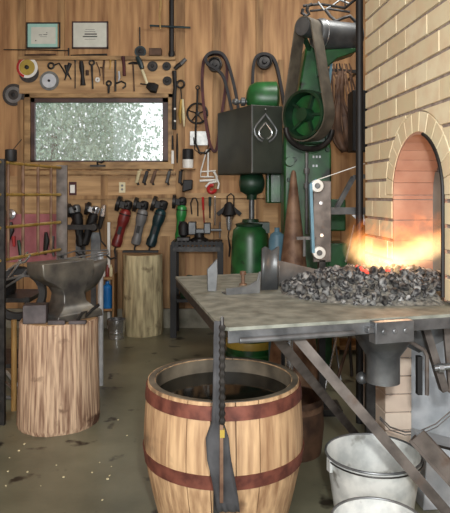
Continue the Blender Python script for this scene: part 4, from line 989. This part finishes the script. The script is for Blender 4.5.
# small tools on ledge row (y 170-187)
for i, (px_, m_, lb, dx) in enumerate(((140,'bark2','pale brown hand brush leftmost in row below window',-3), (148,'black','black clamp second in the row under the window',-4), (156,'rustd','brown handled clamp third in the row under window',-4), (170,'iron','dark grey clamp fourth in the row under window',-3), (181,'black','black clamp at right end of row under window',-1))):
    t = thing('spring_clamp', lb, 'clamp', wl(px_, 171, .034), (0, 0, 0))
    obj('jaw', bar(nb(), (0,0,.0), (dx*S,0,-.13), .045, .035), m_, t, bev=.006); obj('handle', tube(nb(), [(dx*S*.8,-.01,-.11), (dx*S*1.2+.03,-.01,-.15)], .012, 8), 'iron', t); obj('handle', tube(nb(), [(0,0,.02),(.025,0,.0)], .013, 8), m_, t)
tag(obj('black_pouch', prism(nb(), [(-.055,-.13),(.05,-.10),(.055,.0),(-.045,0)], -.04, .04), 'black', loc=wl(188,180,.075), bev=.01), 'black pouch hung under the jar beside the green grinder', 'pouch')

# ---- angle grinders
def grinder(px, py, tilt, m, lab, L=.40, hm='iron', s=1.0, off=.13):
    t = thing('angle_grinder', lab, 'angle grinder', wl(px, py, off), (0, tilt, .0)); t.scale = (s, s, s)
    bm = nb(); lathe(bm, [(.03,.0), (.05,-.02), (.055,-.10), (.048,-.14), (.042,-.16), (.042,-.27), (.05,-.30), (.046,-.35), (.02,-.365)], 22); obj('body', bm, m, t)
    bm = nb(); lathe(bm, [(.02,.085), (.04,.075), (.045,.03), (.04,.0)], 18); box(bm, (-.045,0,.03), (.07,.07,.07)); obj('gear_head', bm, hm, t, bev=.008)
    bm = nb(); lathe(bm, [(.065,-.10), (.072,-.10), (.072,-.07), (.012,-.065), (.012,-.10)], 24, (0,0,.03), 'x', close=True); obj('wheel_guard', bm, 'iron', t)
    bm = nb(); lathe(bm, [(.06,-.094), (.06,-.088)], 24, (0,0,.03), 'x'); obj('wheel', bm, 'discd', t)
    bm = nb(); tube(bm, [(0,-.03,.03), (0,-.10,.05), (0,-.12,.05)], [.012,.016,.014], 10); obj('side_handle', bm, 'black', t)
    bm = nb(); tube(bm, [(0,0,-.36), (.0,0,-.40), (.03,-.02,-.45), (-.01,-.02,-.48), (-.06,0,-.46)], .009, 8); obj('power_cord', bm, 'blackrub', t)
    bm = nb(); lathe(bm, [(.0565,-.045), (.0565,-.055)], 22); obj('band', bm, 'black', t); obj('switch', box(nb(), (0,-.046,-.2), (.03,.03,.07)), 'black', t)
    return t
bm = nb(); bar(bm, wl(66,198,.03), wl(176,196,.03), .03, .04); rl = tag(obj('grinder_rail', bm, 'stud'), 'wooden hanging rail carrying the row of angle grinders', 'rail')
grinder(128.5, 209, .28, 'redd', 'red angle grinder hanging above the pale stump', s=1.12)
grinder(145, 209, .22, 'greyp', 'grey angle grinder hanging between red and teal ones', hm='black', s=1.05)
grinder(163, 209, .30, 'teal', 'dark teal angle grinder above the right side of pale stump', hm='black', s=1.12)
grinder(183, 205, .08, 'grn2', 'green angle grinder hanging left of the dark bench', hm='black', s=1.0)
grinder(97, 213, .32, 'black', 'black angle grinder with bright gear head right of bar rack', hm='bright', s=.95)
grinder(80, 212, -.12, 'black', 'black angle grinder leftmost in the row beside grid rack', hm='steel', s=.98)
for px_ in (75, 93): pass
bm = nb(); bar(bm, wl(68,226,.22), wl(99,226,.22), .05, .05); lathe(bm, [(.035,-.02),(.045,.0),(.045,.04),(.03,.05)], 18, wl(98,226,.22), 'y'); lathe(bm, [(.03,-.03),(.034,.02)], 18, wl(69,226,.22), 'x')
tag(obj('air_drill', bm, 'iron'), 'dark horizontal drill lying across the two black grinders', 'drill')
tag(obj('black_shelf_bar', box(nb(), P(140.5,253,5.95)+Vector((0,0,.015)), (.35,.05,.02)), 'black'), 'flat black bar lying across the pale log stump', 'bar')
wtool('pistol_drill', 'dark pistol drill with silver chuck beside the end post of the rack', 'drill', [([(70,205),(75,212),(78,220)], [2.6,3.4,2.8], 'black', 'drill_body'), ([(77,219),(73,228)], [1.8,1.6], 'iron', 'grip'), ([(70,205),(67,201)], [1.8,1.0], 'bright', 'chuck')], 'black', .09)
wtool('die_grinder', 'silver die grinder hanging right of the two black grinders', 'grinder', [([(106,205),(104,216)], [2.0,2.6], 'bright', 'front_housing'), ([(104,216),(101,228)], [2.6,1.8], 'iron', 'tail'), ([(101,228),(103,240),(108,246)], .6, 'black', 'hose')], 'iron', .10)
wtool('wire_brush', 'wide brown wire brush hanging between the two black grinders', 'brush', [([(88,203),(88.5,214)], [1.6,2.2], 'rustd', 'bristles'), ([(88.5,214),(88,234)], [1.4,1.0], 'handle', 'handle')], 'iron', .06)
# props behind stump: blades hanging below grinders
for px_, y0_, y1_, m_, lb in ((82,232,268,'steel','wide grey steel strip leaning on wall behind anvil'), (97,232,262,'steel','second wide grey strip right of the first behind anvil'), (110,222,330,'white','white plastic pipe standing against the wall left of pale stump'), (117,250,325,'rustd','brown pole standing against the wall beside the white pipe')):
    a_, c_ = wl(px_, y0_, .06), wl(px_, y1_, .06)
    tag(obj('steel_strip' if m_ == 'steel' else 'pole', bar(nb(), a_, Vector((c_.x, c_.y, 0.0)), .02, .028 if m_ != 'steel' else .10), m_), lb, 'strip' if m_ == 'steel' else 'pole')
# shelf with blue can, bottles, silver bucket
yb = 6.0
def fl_at(px, y): return Vector(((px-HX)*y/F, y, 0))
sh = thing('small_shelf', 'small low shelf between tool stand and pale stump', 'shelf', fl_at(107, 6.12))
obj('shelf_board', box(nb(), (0,0,.245), (.16,.20,.02)), 'stud', sh); obj('shelf_board', box(nb(), (0,0,.56), (.16,.20,.02)), 'stud', sh)
for sg in (-1,1): obj('side_panel', box(nb(), (sg*.08,0,.30), (.012,.20,.60)), 'stud', sh)
bm = nb(); lathe(bm, [(.045,0),(.048,.01),(.048,.22),(.02,.245),(.018,.27),(.001,.271)], 20)
tag(obj('spray_can', bm, 'blue', loc=fl_at(107.5,6.08)+Vector((0,0,.256))), 'bright blue spray can on the low shelf behind the anvil stump', 'can')
for i, (px_, m_, w_) in enumerate(((103.5,'white','white'), (107.5,'redd','dark red'), (111,'cream','cream'))):
    tag(obj('small_bottle', lathe(nb(), [(.016,0),(.018,.01),(.018,.08),(.008,.10),(.008,.12),(.001,.121)], 12), m_, loc=fl_at(px_,6.1)+Vector((0,0,.572))), w_+' small bottle on the upper board above the blue can', 'bottle')
yb = 5.85; t = thing('silver_bucket', 'small shiny ribbed bucket on the floor left of pale stump', 'bucket', fl_at(116.5, yb))
bm = nb(); lathe(bm, [(.07,0), (.078,.06), (.081,.065), (.08,.07), (.085,.13), (.088,.135), (.088,.19), (.084,.19), (.074,.01), (.001,.01)], 28); obj('body', bm, 'bright', t)
bm = nb(); tube(bm, [(.086*math.cos(a_), .086*math.sin(a_), .19) for a_ in [2*PI*k/28 for k in range(28)]], .004, 6, True); obj('rim', bm, 'steel', t)

# ================================================================ DARK BENCH WITH TOOLS
yB = 5.92; bxc = (197-HX)*yB/F
bn_ = thing('steel_bench', 'small dark steel bench with slotted top against back wall', 'bench', (bxc, yB+.12, 0))
bm = nb(); box(bm, (0,0,.925), (.50,.36,.03)); 
for i in range(12): box(bm, (-.23+.042*i,-.18,.92), (.02,.03,.06))
obj('slotted_top', bm, 'black', bn_)
for dx in (-.23,.23):
    for dy in (-.15,.15): obj('leg', box(nb(), (dx,dy,.455), (.06,.04,.91)), 'black', bn_)
obj('lower_shelf', box(nb(), (0,0,.36), (.44,.30,.03)), 'black', bn_)
obj('apron_rail', box(nb(), (0,-.165,.87), (.46,.02,.05)), 'iron', bn_)
bt = thing('bench_vise', 'heavy grey vise standing on the dark slotted bench', 'vise', (bxc+.02, yB+.08, .94))
obj('base', lathe(nb(), [(.09,0),(.09,.02),(.05,.04),(.05,.08)], 20), 'iron', bt); bm = nb(); box(bm, (-.07,0,.13), (.08,.12,.13)); box(bm, (.08,0,.13), (.07,.12,.11)); box(bm, (0,0,.10), (.2,.07,.05)); obj('jaw_body', bm, 'motor', bt, bev=.01)
obj('screw', tube(nb(), [(.1,0,.11),(.22,0,.11)], .015, 10), 'steel', bt); obj('handle', tube(nb(), [(.205,0,.03),(.205,0,.19)], .007, 8), 'steel', bt)
t = thing('bench_drill', 'black machine head on the left half of the dark bench', 'drill', (bxc-.14, yB+.10, .94)); obj('base', box(nb(), (0,0,.02), (.13,.13,.04)), 'iron', t, bev=.006); obj('head', lathe(nb(), [(.02,.04),(.05,.06),(.055,.15),(.03,.19),(.001,.2)], 20), 'black', t)
for i, (x_, z_, r_, m_, lb) in enumerate(((-.08,.375,.10,'greend','dark green machine casting on lower shelf of the dark bench'), (.10,.375,.085,'rustd','brown rounded casting on lower shelf right of the green one'))):
    bm = nb(); lathe(bm, [(r_*.9,0),(r_,.04),(r_*.8,.12),(r_*.4,.17),(r_*.3,.22),(.001,.225)], 18); box(bm, (0,-.02,.1), (r_*2.2,.05,.04)); tag(obj('iron_casting', bm, m_, loc=(bxc+x_, yB+.1, z_)), lb, 'casting')
wtool('wire_loop', 'dark wire loop hanging over the bench vise', 'wire', [([(192,214),(191,203),(193,198),(196,198),(198,203),(198,216)], .6)], 'iron', .05)
wtool('red_handled_file', 'red handled file hanging above the bench vise', 'file', [([(203,197),(203.5,210)], [1.1,1.0], 'red', 'handle'), ([(203.5,210),(204.5,225)], [.7,.5], 'redd', 'blade')], 'red', .05)
wtool('teal_handled_file', 'teal handled file hanging right of the red one', 'file', [([(210,197),(210,206)], [1.3,1.1], 'teal', 'handle'), ([(210,206),(210,218)], [.8,.6], 'iron', 'blade')], 'teal', .05)
wtool('silver_scriber', 'thin silver scriber hanging rightmost of the small files', 'scriber', [([(215,197),(215,225)], [.8,.6])], 'bright', .05)
t = thing('air_grinder', 'black bell shaped air grinder with silver nose on the wall', 'air grinder', wl(229,202,.10))
obj('hook_loop', tube(nb(), [(-.02,0,-.04),(-.02,0,.06),(.02,0,.09),(.05,0,.06),(.05,0,-.05)], .007, 8), 'black', t)
bm = nb(); lathe(bm, [(.02,-.0),(.05,-.03),(.075,-.13),(.05,-.145),(.04,-.15)], 22); bar(bm, (-.12,0,-.13), (0,-.02,-.03), .03, .04); bar(bm, (.12,0,-.13), (0,-.02,-.03), .03, .04); obj('bell_housing', bm, 'black', t)
obj('nose', lathe(nb(), [(.036,-.14),(.03,-.22),(.022,-.29),(.001,-.295)], 18), 'bright', t)
wtool('hanging_cord', 'thin black cord hanging left of the green pedestal', 'cord', [([(229,202),(235,212),(230,224),(228,236),(230,247),(229,256)], [.5,.5,.5,.5,1.0,.6])], 'black', .06)

# small offcuts and stones on the floor
random.seed(21)
pr = None
for i in range(26):
    px_, py_ = random.uniform(5, 140), random.uniform(400, 505); Y = CZ*F/(py_-HY)
    r_ = random.uniform(.003, .008)
    if (Vector(((px_-HX)*Y/F, Y))-Vector((sx, sy))).length < .3: continue
    if pr is None:
        bm = rock(30, 'white'); pr = obj('stone_chip', bm, 'cream'); o = pr
    else: o = pr.copy(); COL.objects.link(o)
    o.location = ((px_-HX)*Y/F, Y, r_*.6); o.scale = (r_*1.3, r_, r_*.6); o.rotation_euler = (0, 0, random.uniform(0, 6))
    tag(o, 'tiny pale chip lying on the concrete floor in the foreground', 'chip', 'chips on the floor')

# ================================================================ LIGHT, WORLD, CAMERA
w = bpy.data.worlds.new('world'); sc.world = w; w.use_nodes = True
bg = w.node_tree.nodes['Background']; bg.inputs[0].default_value = (.93,.97,1,1); bg.inputs[1].default_value = 1.55
def area(name, loc, target, size, power, col, sy_=None):
    l = bpy.data.lights.new(name, 'AREA'); l.energy = power; l.color = col; l.size = size
    if sy_: l.shape = 'RECTANGLE'; l.size_y = sy_
    o = bpy.data.objects.new(name, l); COL.objects.link(o); o.location = loc
    o.rotation_euler = (Vector(target)-Vector(loc)).to_track_quat('-Z', 'Y').to_euler(); return o
area('rear_fill', (-.8, -1.6, 2.4), (.2, 4.0, .9), 1.5, 88, (.97,.99,1), 1.6)  # unseen fill added behind the camera to brighten the room
area('flash', (.12, -.06, 1.66), (.15, 5, 1.3), .10, 46, (1,.99,.96))
area('back_wall_fill', (.9, 4.4, 3.6), (.3, 5.6, 1.0), 1.2, 26, (1,.98,.94), .5)  # unseen overhead fill, added to lift the back wall
pl = bpy.data.lights.new('fire_light', 'POINT'); pl.energy = 2.2; pl.color = (1,.66,.42); pl.shadow_soft_size = .08
o = bpy.data.objects.new('fire_light', pl); COL.objects.link(o); o.location = (.80, 2.86, 1.15)
cam = bpy.data.cameras.new('camera'); co = bpy.data.objects.new('camera', cam); COL.objects.link(co)
co.location = (0, 0, CZ); co.rotation_euler = (PI/2, 0, 0)
cam.sensor_fit = 'VERTICAL'; cam.sensor_height = 24; cam.lens = 24*F/513
cam.shift_y = -(256.5-HY)/513; cam.clip_start = .05
sc.camera = co
sc.view_settings.view_transform = 'Standard'; sc.view_settings.look = 'None'; sc.view_settings.gamma = 1
sc.view_settings.use_curve_mapping = False; sc.view_settings.exposure = .36
